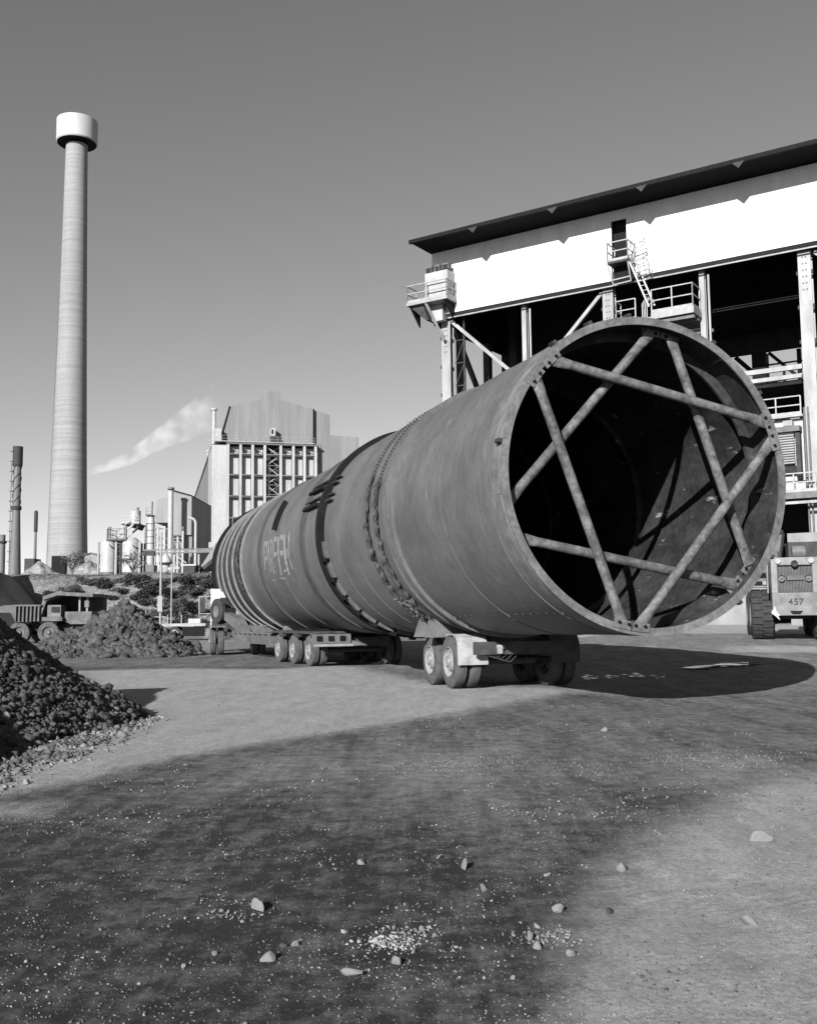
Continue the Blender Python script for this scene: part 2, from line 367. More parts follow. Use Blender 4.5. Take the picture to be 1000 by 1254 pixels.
def ground_mat():
    m = bpy.data.materials.new('dirt'); m.use_nodes = True; t = m.node_tree; n = t.nodes; l = t.links.new
    p = n['Principled BSDF']; p.inputs['Roughness'].default_value = .93; p.inputs['Specular IOR Level'].default_value = .2
    at = n.new('ShaderNodeAttribute'); at.attribute_name = 'dust'
    tc = n.new('ShaderNodeTexCoord')
    def noise(scale, det=8, rg=.65, st=(1, 1, 1), rot=0):
        mp = n.new('ShaderNodeMapping'); mp.inputs['Scale'].default_value = st; mp.inputs['Rotation'].default_value = (0, 0, rot); l(tc.outputs['Object'], mp.inputs[0])
        no = n.new('ShaderNodeTexNoise'); no.inputs['Scale'].default_value = scale; no.inputs['Detail'].default_value = det; no.inputs['Roughness'].default_value = rg
        l(mp.outputs[0], no.inputs[0]); return no.outputs[0]
    def mr(x, a, b, c, d, cl=True):
        q = n.new('ShaderNodeMapRange'); q.clamp = cl; q.inputs[1].default_value = a; q.inputs[2].default_value = b; q.inputs[3].default_value = c; q.inputs[4].default_value = d
        l(x, q.inputs[0]); return q.outputs[0]
    def mth(op, a, b):
        q = n.new('ShaderNodeMath'); q.operation = op
        for i, v in enumerate((a, b)):
            if isinstance(v, (int, float)): q.inputs[i].default_value = v
            else: l(v, q.inputs[i])
        return q.outputs[0]
    v = at.outputs['Fac']
    v = mth('ADD', v, mr(noise(.8, 9, .7), .25, .75, -.11, .11))
    v = mth('ADD', v, mr(noise(4.5, 9, .72), .3, .7, -.2, .2))
    v = mth('ADD', v, mr(noise(1.6, 8, .7, st=(1, .16, 1), rot=-.55), .3, .7, -.13, .13))   # old wheel and grader streaks
    # fine washed-out lines running with the traffic
    v = mth('ADD', v, mr(noise(11, 6, .7, st=(1, .07, 1), rot=-.5), .3, .7, -.07, .07))
    v = mr(mr(v, .12, .86, 0, 1), 0, 1, .022, .255)
    v = mth('MULTIPLY', v, mr(noise(2.2, 9, .75, st=(1, .3, 1), rot=-.9), .32, .68, .74, 1.16))
    v = mth('MULTIPLY', v, mr(noise(7, 9, .75), .32, .68, .8, 1.18))
    def grit(scale, dens, lo, hi, r0=.16, r1=.3):
        vo = n.new('ShaderNodeTexVoronoi'); vo.inputs['Scale'].default_value = scale; l(tc.outputs['Object'], vo.inputs[0])
        sp = n.new('ShaderNodeSeparateColor'); l(vo.outputs['Color'], sp.inputs[0])
        pb = mth('MULTIPLY', mr(vo.outputs['Distance'], r0, r1, 1, 0), mr(sp.outputs[0], 1-dens, 1-dens+.02, 0, 1))
        return pb, mth('MULTIPLY', pb, mr(sp.outputs[1], 0, 1, lo, hi))
    v = mth('MULTIPLY', v, mr(noise(26, 8, .75), .32, .68, .62, 1.38))
    v = mth('MULTIPLY', v, mr(noise(150, 5, .75), .32, .68, .62, 1.4))
    p1, c1 = grit(34, .12, -.02, .075); p2, c2 = grit(95, .3, -.018, .06); p3, c3 = grit(260, .35, -.015, .05)
    cl = mr(noise(1.3, 6, .7), .4, .6, .25, 1)
    for c in (c1, c2, c3): v = mth('ADD', v, mth('MULTIPLY', c, cl))
    v = mth('MAXIMUM', v, .008)
    cc = n.new('ShaderNodeCombineColor')
    for i in range(3): l(v, cc.inputs[i])
    l(cc.outputs[0], p.inputs['Base Color'])
    # a worn tyre-tread lane crossing the yard
    mp = n.new('ShaderNodeMapping'); mp.inputs['Rotation'].default_value = (0, 0, -.62); l(tc.outputs['Object'], mp.inputs[0])
    sx = n.new('ShaderNodeSeparateXYZ'); l(mp.outputs[0], sx.inputs[0])
    lane = None
    for x0_ in (LANE0, LANE0+.55, LANE0-2.1, LANE0+3.0):
        d_ = mth('ABSOLUTE', mth('SUBTRACT', sx.outputs[0], x0_), 0); q = mr(d_, .12, .2, 1, 0); lane = q if lane is None else mth('MAXIMUM', lane, q)
    wv = n.new('ShaderNodeTexWave'); wv.bands_direction = 'Y'; wv.inputs['Scale'].default_value = 3.6; wv.inputs['Distortion'].default_value = 1.5; l(mp.outputs[0], wv.inputs[0])
    tread = mth('MULTIPLY', mth('MULTIPLY', wv.outputs['Fac'], lane), mr(noise(.9, 5, .7), .42, .58, 0, 1))
    hgt = mth('ADD', mth('MULTIPLY', noise(30, 9, .8), .02), mth('MULTIPLY', p1, .008))
    hgt = mth('ADD', hgt, mth('MULTIPLY', p2, .004)); hgt = mth('ADD', hgt, mth('MULTIPLY', p3, .0015)); hgt = mth('ADD', hgt, mth('MULTIPLY', tread, .008))
    b2 = n.new('ShaderNodeBump'); b2.inputs['Strength'].default_value = .9; b2.inputs['Distance'].default_value = 1.0; l(hgt, b2.inputs['Height'])
    l(b2.outputs[0], p.inputs['Normal']); MATS['dirt'] = m
ground_mat()
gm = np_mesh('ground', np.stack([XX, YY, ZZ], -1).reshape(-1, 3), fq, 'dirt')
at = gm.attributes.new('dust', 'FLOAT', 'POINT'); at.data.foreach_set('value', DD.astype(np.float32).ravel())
gm.polygons.foreach_set('use_smooth', [True]*len(gm.polygons))
tag(link('ground', gm), kind='structure')

def on(x, y): return (float(x), float(y), float(gz(x, y)))
def mark(x, y): p = G(x, y); return on(p[0], p[1])

# puddles
wm = bpy.data.materials.new('water'); wm.use_nodes = True; p_ = wm.node_tree.nodes['Principled BSDF']
p_.inputs['Base Color'].default_value = (.03, .03, .03, 1); p_.inputs['Roughness'].default_value = .04; p_.inputs['IOR'].default_value = 1.33
MATS['water'] = wm
def puddle(pts, label, seed):
    ps = [G(*q)[:2] for q in pts]; c = np.mean(ps, 0); z = float(gz(*c))+.022
    r = random.Random(seed); outl = []
    for a, b in zip(ps, ps[1:]+ps[:1]):
        for k in range(4):
            q = a+(b-a)*k/4; outl.append(c+(q-c)*r.uniform(.82, 1.08))
    m = MB(); m.add([(q[0]-c[0], q[1]-c[1], 0) for q in outl]+[(0, 0, 0)], [(i, (i+1) % len(outl), len(outl)) for i in range(len(outl))])
    tag(m.build('puddle', 'water', loc=(c[0], c[1], z)), kind='structure')
m = MB(); r_ = random.Random(9)
for k in range(70):
    t_ = r_.random(); q = G(846+82*t_, 823.4-4.6*t_+r_.gauss(0, .75)); n_ = 9; a0 = r_.random(); w_ = r_.uniform(.05, .22); zq = float(gz(q[0], q[1]))+.018+.0004*k
    m.add([(q[0]+w_*1.4*math.cos(a0+2*math.pi*i/n_)*r_.uniform(.6, 1.1), q[1]+w_*math.sin(a0+2*math.pi*i/n_)*r_.uniform(.6, 1.1), zq) for i in range(n_)], [tuple(range(n_))])
tag(m.build('puddle', 'water'), 'long ragged puddle shining in the shade right of the tube rim', 'water', kind='stuff')
m = MB(); r_ = random.Random(5)
for k in range(46):
    q = G(712+108*r_.random()**1.2, 829.5+r_.gauss(0, 1.6)); n_ = 7; a0 = r_.random(); w_ = r_.uniform(.02, .12); zq = float(gz(q[0], q[1]))+.02
    m.add([(q[0]+w_*math.cos(a0+2*math.pi*i/n_)*r_.uniform(.6, 1.1), q[1]+w_*.8*math.sin(a0+2*math.pi*i/n_)*r_.uniform(.6, 1.1), zq) for i in range(n_)], [tuple(range(n_))])
tag(m.build('puddles', 'water'), 'small broken puddles glinting in the shade of the tube', 'water', kind='stuff')

# ---------------------------------------------------------------- the great steel tube
YAW = R_(17.585); TC = (4.143, 17.44); ZC = 2.75
def Rt(t): return 2.75+.011*t
tube = thing('steel_tube', 'enormous rust-grey steel tube lying on the trailers, open end braced with a star of struts', 'steel tube', (TC[0], TC[1], 1.284), YAW)
secs = [(0, 6.0), (6.4, 9.5), (9.5, 12.4), (12.95, 14.9), (15.6, 22.5), (23.1, 27.0), (27.0, 36.0)]
for a, b in secs:
    m = MB(); prof = []; k = max(2, int((b-a)/1.5))
    ts = [a+(b-a)*i/k for i in range(k+1)]
    prof = [(t, Rt(t)) for t in ts]+[(t, Rt(t)-.05) for t in ts[::-1]]
    m.lathe(prof, 'Y', (0, 0, ZC), 144, close=True)
    o = m.build('shell_section', 'shell' if a < 27 else (mat('dark_band', .036, .024, .6, 3).name), tube, True)  # ribbed end section darker: shade between the ribs put into its colour
# a full liner so that no light enters at the joints, seen as the inside wall
ts = [i*1.5 for i in range(25)]
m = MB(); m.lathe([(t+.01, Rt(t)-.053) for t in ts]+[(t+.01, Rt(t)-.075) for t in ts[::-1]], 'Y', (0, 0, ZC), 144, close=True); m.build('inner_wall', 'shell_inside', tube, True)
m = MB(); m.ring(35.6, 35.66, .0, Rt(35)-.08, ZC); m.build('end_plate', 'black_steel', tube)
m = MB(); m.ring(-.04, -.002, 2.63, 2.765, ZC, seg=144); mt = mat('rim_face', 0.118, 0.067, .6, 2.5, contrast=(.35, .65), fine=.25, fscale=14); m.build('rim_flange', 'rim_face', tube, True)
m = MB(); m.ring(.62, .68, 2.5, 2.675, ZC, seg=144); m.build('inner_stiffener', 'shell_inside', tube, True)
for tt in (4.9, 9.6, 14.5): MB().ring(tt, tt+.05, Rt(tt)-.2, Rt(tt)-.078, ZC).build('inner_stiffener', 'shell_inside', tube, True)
# weld seams and circumferential bands
for t in (.62, 2.95, 9.5, 11.0, 18.9, 26.6):
    MB().ring(t-.02, t+.02, Rt(t)-.01, Rt(t)+.012, ZC, seg=144).build('weld_seam', 'shell', tube, True)
def strip(t0, t1, th, w, h, name, mt_):
    m = MB(); m.ring(t0, t1, Rt((t0+t1)/2)-.03, Rt(t0)+h, ZC, th-w, th+w, seg=1); return m.build(name, mt_, tube)
for t0, t1, th in ((.05, 2.9, 188), (3, 5.85, 142), (3, 5.85, 236), (6.6, 9.4, 203), (9.6, 12.3, 160), (9.6, 12.1, 231), (15.7, 22.4, 196), (23.2, 26.9, 207)):
    strip(t0, t1, th, .25, .006, 'plate_seam', 'shell')
for i in range(17):
    t = .5+i*.33; a = R_(-121.5); m = MB(); c = Vector((Rt(t)*math.cos(a), t, ZC+Rt(t)*math.sin(a))); d = Vector((math.cos(a), 0, math.sin(a))); m.tube(c-d*.02, c+d*.02, .02, seg=6); m.build('stud', 'dark_steel', tube)
def band(name, t0, t1, h, m, h0=-.04): return MB().ring(t0, t1, Rt(t0)+h0, Rt(t0)+h, ZC, seg=144).build(name, m, tube, True)
band('riding_band', 6.0, 6.38, .05, 'mid_steel')
MB().ring(5.9, 5.97, Rt(6)-.01, Rt(6)+.085, ZC, seg=144).build('band_edge', 'pale_steel' if 0 else 'shell', tube, True)
MB().ring(6.42, 6.5, Rt(6)-.01, Rt(6)+.085, ZC, seg=144).build('band_edge', 'shell', tube, True)
band('seal_band', 12.5, 12.93, .14, 'black_steel')
mat('band_steel', .055, .035, .6, 3)
band('dark_band', 14.92, 15.58, .05, 'band_steel')
band('narrow_band', 22.62, 23.0, .05, 'band_steel')
for t in (27.0, 29.3, 31.0, 32.6, 34.1):
    MB().ring(t, t+.16, Rt(t)-.01, Rt(t)+.075, ZC, seg=144).build('stiffening_rib', 'rib_lit_steel' if 'rib_lit_steel' in MATS else mat('rib_lit_steel', .15, .1, .6, 3).name, tube, True)  # ribs paler than the shell: their sunlit faces put into the colour
MB().ring(35.4, 35.75, Rt(35)-.04, Rt(35)+.14, ZC, seg=144).build('end_flange', 'black_steel', tube, True)
# light strap with clips round the lower side of the seal band
th = 186.
while th < 262:
    MB().ring(12.2, 12.41, Rt(12)-.01, Rt(12)+.1, ZC, th, th+9.3, seg=8).build('strap_segment', 'pale_strap' if 'pale_strap' in MATS else mat('pale_strap', .085, .05, .7, 4).name, tube, True)
    MB().ring(12.1, 12.44, Rt(12)+.1, Rt(12)+.2, ZC, th+8.6, th+10.6, seg=2).build('clip', 'black_steel', tube)
    th += 11.2
# two pairs of lifting bars, the curved cleat
for th in (153.0, 163.4):
    m = MB(); m.ring(13.45, 15.3, Rt(14)-.02, Rt(14)+.13, ZC, th-1.1, th+.8, seg=2); m.build('lifting_bar', 'black_steel', tube)
    m = MB(); m.ring(13.3, 15.35, Rt(14)-.02, Rt(14)+.09, ZC, th-5.0, th-3.9, seg=2); m.build('lifting_bar', 'dark_steel', tube)
    m = MB(); m.ring(11.7, 12.3, Rt(12)-.02, Rt(12)+.1, ZC, th-3.4, th-2.6, seg=1); m.ring(11.7, 12.3, Rt(12)-.02, Rt(12)+.12, ZC, th+.2, th+1.1, seg=1); m.build('bar_lug', 'dark_steel', tube)
MB().ring(19.65, 19.8, Rt(20)-.02, Rt(20)+.17, ZC, 147.5, 168, seg=16).build('curved_cleat', 'black_steel', tube)
# strake-side little lugs on the rim
for th in (170, 96, 112, 60, 34, -20, -52, -30, 128, 4):
    m = MB(); m.ring(-.03, .16, 2.74, 2.83, ZC, th-.7, th+.7, seg=1); m.build('rim_lug', 'dark_steel', tube)
# painted lettering, stroke by stroke where it stands (photo pixels -> place on the shell)
def on_shell(px, py):
    d = ray(px, py); A = np.array([-math.sin(YAW), math.cos(YAW), 0]); E = np.array([math.cos(YAW), math.sin(YAW), 0])
    Cc = np.array([TC[0], TC[1], 1.284+ZC]); t = 20.
    for _ in range(25):
        dp = d-A*(d@A); o_ = CO-Cc; op = o_-A*(o_@A); a = dp@dp; b = 2*dp@op; c = op@op-Rt(t)**2
        k = (-b-math.sqrt(max(b*b-4*a*c, 0)))/2/a; q = CO+d*k-Cc; t = q@A
    return t, math.degrees(math.atan2(q[2], q@E)) % 360
def zz(x, y): return 315+x/16.72, 645+y/16.72
LS = [((150, 300), (145, 560), (168, 900), 14), ((205, 300), (205, 480), (215, 690), 12), ((255, 265), (240, 520), (300, 920), 14), ((292, 255), (290, 600), (355, 960), 14),
      ((330, 310), (335, 560), (345, 640), 12), ((440, 205), (435, 560), (500, 1000), 22), ((570, 150), (565, 560), (660, 990), 28), ((660, 90), (655, 560), (728, 870), 18),
      ((605, 430), (615, 560), (630, 640), 12), ((350, 740), (370, 860), (395, 960), 10), ((215, 740), (240, 850), (270, 960), 10)]
LB = [(165, 225, 300, 395), (165, 220, 600, 690), (355, 405, 205, 310), (345, 405, 520, 610), (470, 535, 165, 270), (470, 530, 490, 595), (540, 600, 880, 930), (300, 385, 1085, 1110), (460, 600, 1040, 1075), (590, 625, 460, 560)]
for a, b, c, w in LS:
    w *= 1.5
    pts = []
    for i in range(9):
        u = i/8; px = (1-u)*(1-2*u)*a[0]+4*u*(1-u)*b[0]+u*(2*u-1)*c[0]; py = (1-u)*(1-2*u)*a[1]+4*u*(1-u)*b[1]+u*(2*u-1)*c[1]
        pts.append((on_shell(*zz(px-w/2, py)), on_shell(*zz(px+w/2, py))))
    m = MB(); vs = []
    for p, q in pts:
        for t, th in (p, q): r = Rt(t)+.006; vs.append((r*math.cos(R_(th)), t, ZC+r*math.sin(R_(th))))
    m.add(vs, [(2*i, 2*i+1, 2*i+3, 2*i+2) for i in range(8)]); m.build('letter_stroke', 'paint_faded', tube)
for x0, x1, y0, y1 in LB:
    vs = []
    for y in (y0, (y0+y1)/2, y1):
        for x in (x0, x1): t, th = on_shell(*zz(x, y)); r = Rt(t)+.0075; vs.append((r*math.cos(R_(th)), t, ZC+r*math.sin(R_(th))))
    MB().add(vs, [(0, 1, 3, 2), (2, 3, 5, 4)]).build('letter_stroke', 'paint_faded', tube)
# struts of the star
def rp(th, t, r=2.62): return Vector((r*math.cos(R_(th)), t, ZC+r*math.sin(R_(th))))
for th0, th1, t in ((133.6, 22.8, -.02), (143.2, -103.4, -.02), (15.2, -96.6, -.02), (83.5, -168, .24), (75, -36, .24), (-155, -46.2, .24)):
    a, b = rp(th0, t), rp(th1, t); d = (b-a).normalized(); pa, pb = a+d*.34, b-d*.34
    m = MB(); r = .085
    m.tube(pa, pb, r, seg=20)
    q = d.to_track_quat('Z', 'Y').to_matrix(); yv = Vector((0, 1, 0)); side = d.cross(yv).normalized()
    for c, e in ((pa, a), (pb, b)):                 # pipe ends squashed flat to the gusset
        vs = []; k = 16
        for cc, w, h in ((c, r, r), (c.lerp(e, .55), .105, .035), (c.lerp(e, 1.0), .105, .022)):
            for i in range(k):
                an = 2*math.pi*i/k; vs.append(cc+side*(w*math.cos(an))+yv*(h*math.sin(an)))
        m.add(vs, [(j*k+i, j*k+(i+1) % k, (j+1)*k+(i+1) % k, (j+1)*k+i) for j in range(2) for i in range(k)]+[tuple(range(2*k, 3*k))])
    s_ = m.build('strut', 'strut', tube, True)
    for e, sgn, th in ((a, 1, th0), (b, -1, th1)):
        g = MB(); rad = Vector((math.cos(R_(th)), 0, math.sin(R_(th)))); tan = Vector((-rad.z, 0, rad.x))
        mm = Matrix((tan, Vector((0, 1, 0)), rad)).transposed()
        g.box(e+rad*.01+Vector((0, -.03 if t < .1 else .03, 0)), (.36, .024, .15), m=mm); g.build('gusset', 'rim_face', s_)
        for kx in (-.09, .09):
            bm_ = MB(); c = e-rad*.01+tan*kx+Vector((0, -.045 if t < .1 else .015, 0)); bm_.tube(c, c+Vector((0, -.025, 0)), .028, seg=8); bm_.build('bolt', 'black_steel', s_)

# lashing chains with sacking wads
def chain(t0, th0, th1, label, wads, tsl=0., mesh_seed=0):
    ch = thing('lashing_chain', label, 'chain', (TC[0], TC[1], 1.284), YAW)
    m = MB(); r = Rt(t0)+.05; n = int(abs(th1-th0)*math.pi/180*r/.085)
    for i in range(n):
        u = i/n; a = R_(th0+(th1-th0)*u); t = t0+tsl*u+.02*math.sin(i*.37)
        c = Vector((r*math.cos(a), t, ZC+r*math.sin(a))); tg = Vector((-math.sin(a), 0, math.cos(a))); rd = Vector((math.cos(a), 0, math.sin(a))); yv = Vector((0, 1, 0))
        w = yv if i % 2 else rd
        for s in (-1, 1): m.bar(c-tg*.05+w*s*.018, c+tg*.05+w*s*.018, .013)
        m.bar(c-tg*.05-w*.022, c-tg*.05+w*.022, .013); m.bar(c+tg*.05-w*.022, c+tg*.05+w*.022, .013)
    tag(m.build('chain_links', 'dark_steel', ch), kind='stuff')
    for k, (th, dt) in enumerate(wads):
        v, f = rock_verts(900+k+mesh_seed, False, 5); m = MB(); a = R_(th); rr = Rt(t0)+.09
        rd = np.array([math.cos(a), 0, math.sin(a)]); tg = np.array([-math.sin(a), 0, math.cos(a)]); yv = np.array([0, 1., 0])
        pts = []
        for q in v:
            s = 1.0-.55*abs(q[0]); pts.append(rd*(rr-.02+q[2]*.09*s)+yv*(t0+dt*.8+q[1]*.12*s+.05*math.sin(5*q[0]))+tg*q[0]*.3)
        pts = [(q[0], q[1], q[2]+ZC) for q in pts]
        m.add(pts, [tuple(x) for x in f]); m.build('sacking_wad', 'sacking', ch)
    return ch
chain(7.85, 68, 232, 'lashing chain over the tube, farther from the open end, padded with twisted sacking', [(164, 0), (171, .12), (178, -.03), (185, .1), (192, .03), (199, .02), (206, -.06), (212, .05), (218, 0)])
chain(7.1, 68, 236, 'lashing chain close beside the raised band of the tube, padded with sacking', [(168, 0), (175, .08), (182, -.04), (189, .05), (196, 0), (203, .06), (210, -.05), (216, .05), (222, .0), (227, .04)], mesh_seed=50)
chain(27.7, 90, 240, 'lashing chain with dark sacking round the ribbed far end of the tube', [(150, 0), (156, .1), (162, 0), (168, .1), (174, -.1), (180, .1), (186, 0), (193, .1), (200, -.1)], mesh_seed=90)
# messy spare chain loops by the saddle
m = MB(); r_ = random.Random(3)
for k in range(60):
    th = R_(222+r_.random()*20); t = 7.3+r_.random()*1.0; rr = Rt(7)+.05
    c = Vector((rr*math.cos(th), t, ZC+rr*math.sin(th))); d = Vector((r_.uniform(-1, 1), r_.uniform(-1, 1), r_.uniform(-1, 1))).normalized()*.06
    m.bar(c-d, c+d, .02)
tag(m.build('loose_chain', 'mid_steel', loc=(TC[0], TC[1], 1.284), rz=YAW), 'tangle of loose chain hanging above the rear saddle', 'chain', kind='stuff')

# ---------------------------------------------------------------- wheels
def tyre_mesh(r, w, m='rubber_dust', ri=None):
    ri = ri or r*.56; b = MB()
    prof = [(-w/2+.02, ri), (-w/2, ri+.03), (-w/2, r*.83), (-w/2+.02, r*.93), (-w*.38, r*.985), (-w*.12, r), (-w*.12+.004, r-.02), (-w*.08, r-.02), (-w*.076, r), (w*.076, r), (w*.08, r-.02), (w*.12-.004, r-.02), (w*.12, r), (w*.38, r*.985), (w/2-.02, r*.93), (w/2, r*.83), (w/2, ri+.03), (w/2-.02, ri)]
    b.lathe(prof, 'X', seg=40, close=True); return b.mesh('tyre', m, True)
def rim_mesh(r, w, m='rim_paint', sgn=-1):
    b = MB(); e = w/2
    prof = [(-e-.005, r*.58), (-e-.012, r*.55), (-e+.06, r*.52), (-e+.09, r*.36), (-e+.03, r*.33), (-e+.0, r*.2), (-e-.05, r*.17), (-e-.05, .001)]
    b.lathe([(a*(-sgn), q) for a, q in prof], 'X', seg=28)
    for i in range(8):
        a = 2*math.pi*i/8; b.tube(((e-.0)*sgn+sgn*.02, r*.26*math.cos(a), r*.26*math.sin(a)), ((e-.0)*sgn-sgn*.06, r*.26*math.cos(a), r*.26*math.sin(a)), .02, seg=6)
    return b.mesh('rim', m, True)
TY = tyre_mesh(.6, .27); RL = rim_mesh(.6, .27, sgn=-1); RR = rim_mesh(.6, .27, sgn=1)
TS = tyre_mesh(.515, .25); SL = rim_mesh(.515, .25, sgn=-1); SR = rim_mesh(.515, .25, sgn=1)
def wheel(parent, x, y, z, ty, rim, steer=0): 
    o = link('tyre', ty, parent, (x, y, z), (0, 0, steer)); link('rim', rim, o); return o

# ---------------------------------------------------------------- rear dolly
def tube_pt(t, e, z=0.): 
    return (TC[0]+t*-math.sin(YAW)+e*math.cos(YAW), TC[1]+t*math.cos(YAW)+e*math.sin(YAW), z)
dl = thing('rear_dolly', 'two-axle rear dolly under the open end of the tube, pale mudflap behind its near wheels', 'trailer dolly', tube_pt(7.45, .2, 0), YAW)
for y in (-.66, .68):
    for s, rm in ((-1, RL), (1, RR)):
        wheel(dl, s*1.34, y, .6, TY, rm); wheel(dl, s*1.01, y, .6, TY, rm)
    MB().tube((-1.3, y, .6), (1.3, y, .6), .085, seg=12).build('axle', 'chassis', dl, True)
m = MB()
for x in (-.6, .6): m.bx(x-.09, x+.09, -1.5, 1.7, .72, 1.02)
for y in (-1.45, -.3, .5, 1.6): m.bx(-.51, .51, y-.08, y+.08, .76, .98)
m.build('frame', 'chassis', dl)
MB().bx(-1.2, 1.2, -1.62, -1.51, .78, 1.06).build('rear_beam', 'chassis', dl)
for s, mm in ((-1, 'flap_white'), (1, 'flap_dark')):
    m = MB(); x0, x1 = (s*1.5, s*.78)
    xa, xb = min(x0, x1), max(x0, x1)
    prof = [(-.55, 1.22), (-1.0, 1.235), (-1.24, 1.16), (-1.33, 1.0), (-1.36, .55), (-1.345, .55), (-1.315, 1.0), (-1.225, 1.14), (-.99, 1.215), (-.55, 1.2)]
    m.prism(prof, xa, xb, 'YZ'); m.build('mudflap', mm, dl)
m = MB(); m.bx(-1.3, 1.3, -.9, 1.1, 1.02, 1.14); m.build('bolster', 'chassis', dl)
def saddle(parent, y0, y1, zc_l, xoff, R, half, zb, matn='chassis'):
    m = MB(); pts = []
    for i in range(15):
        a = R_(270-half+2*half*i/14); pts.append((xoff+R*math.cos(a), zc_l+R*math.sin(a)))
    pts += [(xoff+R*math.cos(R_(270+half))+.15, zb), (xoff-R*math.cos(R_(270+half))-.15, zb)]
    m.prism(pts, y0, y1, 'XZ'); m.build('saddle', matn, parent)
saddle(dl, -.15, .12, 4.034, -.2, Rt(7.3)+.012, 31, 1.145, 'mid_steel')
saddle(dl, .6, .85, 4.034, -.2, Rt(8.2)+.012, 31, 1.145, 'mid_steel')
m = MB(); m.tube((-.72, -1.5, .95), (-.55, -1.72, .95), .05, seg=8); m.box((-.62, -1.66, .88), (.1, .08, .16)); m.build('tail_lamp', 'pale_steel', dl)

for s in (-1, 1):
    for y in (-.66, .68):
        m = MB()
        for k in range(5): m.bx(s*.72-.05, s*.72+.05, y-.5+.07*k, y+.5-.07*k, .56-.02*k-.02, .575-.02*k-.02)
        m.build('leaf_spring', 'dark_steel', dl)
for k in range(4):
    m = MB(); x0 = -1.0+.12*k; m.path([(x0, -1.5, 1.0), (x0+.05, -1.56, .78-.04*k), (x0+.3, -1.58, .7-.03*k), (x0+.55, -1.55, .82), (x0+.6, -1.5, 1.0)], .014, 5); m.build('hose', 'rubber', dl)
# ---------------------------------------------------------------- front low trailer
lw = thing('low_loader_trailer', 'low three-axle trailer with gooseneck carrying the far end of the tube', 'trailer', tube_pt(20.5, -.62), YAW+R_(6.5))
for y in (-1.75, 0., 1.75):
    for s, rm in ((-1, SL), (1, SR)):
        wheel(lw, s*1.5, y, .515, TS, rm); wheel(lw, s*1.2, y, .515, TS, rm)
    MB().tube((-1.45, y, .515), (1.45, y, .515), .08, seg=10).build('axle', 'chassis', lw, True)
m = MB()
m.bx(-1.0, -.7, -2.6, 9.2, .62, .98); m.bx(.7, 1.0, -2.6, 9.2, .62, .98)
for y in (-2.5, -1, .8, 2.8, 4.8, 6.8, 9.0): m.bx(-.69, .69, y-.08, y+.08, .66, .95)
m.build('frame', 'chassis', lw)
MB().bx(-1.62, 1.62, -2.45, 2.5, 1.09, 1.16).build('deck', 'chassis', lw)
for y in (-1.75, 0, 1.75):
    m = MB(); prof = [(y-.62, .98), (y-.42, 1.13), (y+.42, 1.13), (y+.62, .98), (y+.6, .95), (y+.4, 1.085), (y-.4, 1.085), (y-.6, .95)]
    m.prism(prof, -1.72, -1.05, 'YZ'); m.build('mudguard', 'chassis', lw); m = MB(); m.prism(prof, 1.05, 1.72, 'YZ'); m.build('mudguard', 'chassis', lw)
m = MB(); m.bx(-1.75, -.5, -2.82, -2.55, .78, 1.08); m.build('tail_box', 'mid_steel', lw)
m = MB()
for x in (-1.6, -1.2, -.8): m.bx(x-.09, x+.09, -2.86, -2.825, .86, 1.02)
m.build('tail_lamp', 'black_steel', lw)
MB().bx(-1.78, -.45, -2.9, -2.78, .68, .765).build('bumper', 'pale_steel', lw)
MB().prism([(-.45, .68), (.05, .72), (-.45, .86)], -2.9, -2.8, 'XZ').build('bumper_wedge', 'mid_steel', lw)
m = MB(); m.bx(-1.42, -1.32, 2.55, 9.3, .6, .64); m.bx(-1.42, -1.32, 2.55, 9.3, 1.0, 1.06); m.build('side_rail', 'mid_steel', lw)
for i in range(9):
    y = 2.8+i*.76; m = MB(); m.prism([(y, .64), (y+.14, .64), (y+.38, 1.0), (y+.1, 1.0)], -1.42, -1.02, 'YZ'); m.build('outrigger', 'mid_pale', lw)
m = MB(); m.bx(-1.41, 1.41, 2.55, 9.3, .985, .998); m.build('well_floor', 'chassis', lw)
m = MB(); m.prism([(9.2, .62), (9.9, 1.0), (12.6, 1.55), (12.6, 1.9), (10.2, 1.6), (9.2, 1.06)], -.95, -.6, 'YZ'); m.prism([(9.2, .62), (9.9, 1.0), (12.6, 1.55), (12.6, 1.9), (10.2, 1.6), (9.2, 1.06)], .6, .95, 'YZ')
m.bx(-.6, .6, 9.4, 9.6, .9, 1.3); m.bx(-.6, .6, 12.3, 12.5, 1.6, 1.8); m.build('gooseneck', 'mid_steel', lw)
cx_ = .62
saddle(lw, 5.6, 6.1, 4.034, cx_+.9, Rt(26)+.012, 30, 1.0, 'mid_steel')
m = MB(); m.bx(-1.2, 1.6, -.8, .8, 1.165, 1.24); m.build('packing', 'black_steel', lw)

# ---------------------------------------------------------------- prime mover seen from behind
tr = thing('truck_tractor', 'white-cabbed truck tractor pulling the tube, spare tyre on its back', 'truck', mark(291, 802), R_(11))
for y in (0., 1.35):
    for s, rm in ((-1, RL), (1, RR)):
        wheel(tr, s*1.08, y, .6, TY, rm); wheel(tr, s*.74, y, .6, TY, rm)
for s, rm in ((-1, RL), (1, RR)): wheel(tr, s*1.02, 5.3, .6, TY, rm)
m = MB(); m.bx(-.5, -.36, -.5, 6.2, .75, 1.0); m.bx(.36, .5, -.5, 6.2, .75, 1.0)
for y in (-.4, .7, 2.4, 4.4): m.bx(-.36, .36, y-.07, y+.07, .78, .98)
m.build('frame', 'chassis', tr)
m = MB(); m.prism([(3.3, 1.1), (3.3, 2.75), (3.5, 3.02), (4.9, 3.06), (5.5, 2.2), (6.3, 2.0), (6.35, 1.0), (5.0, 1.0)], -1.2, 1.2, 'YZ'); m.build('cab', 'cab_white', tr)
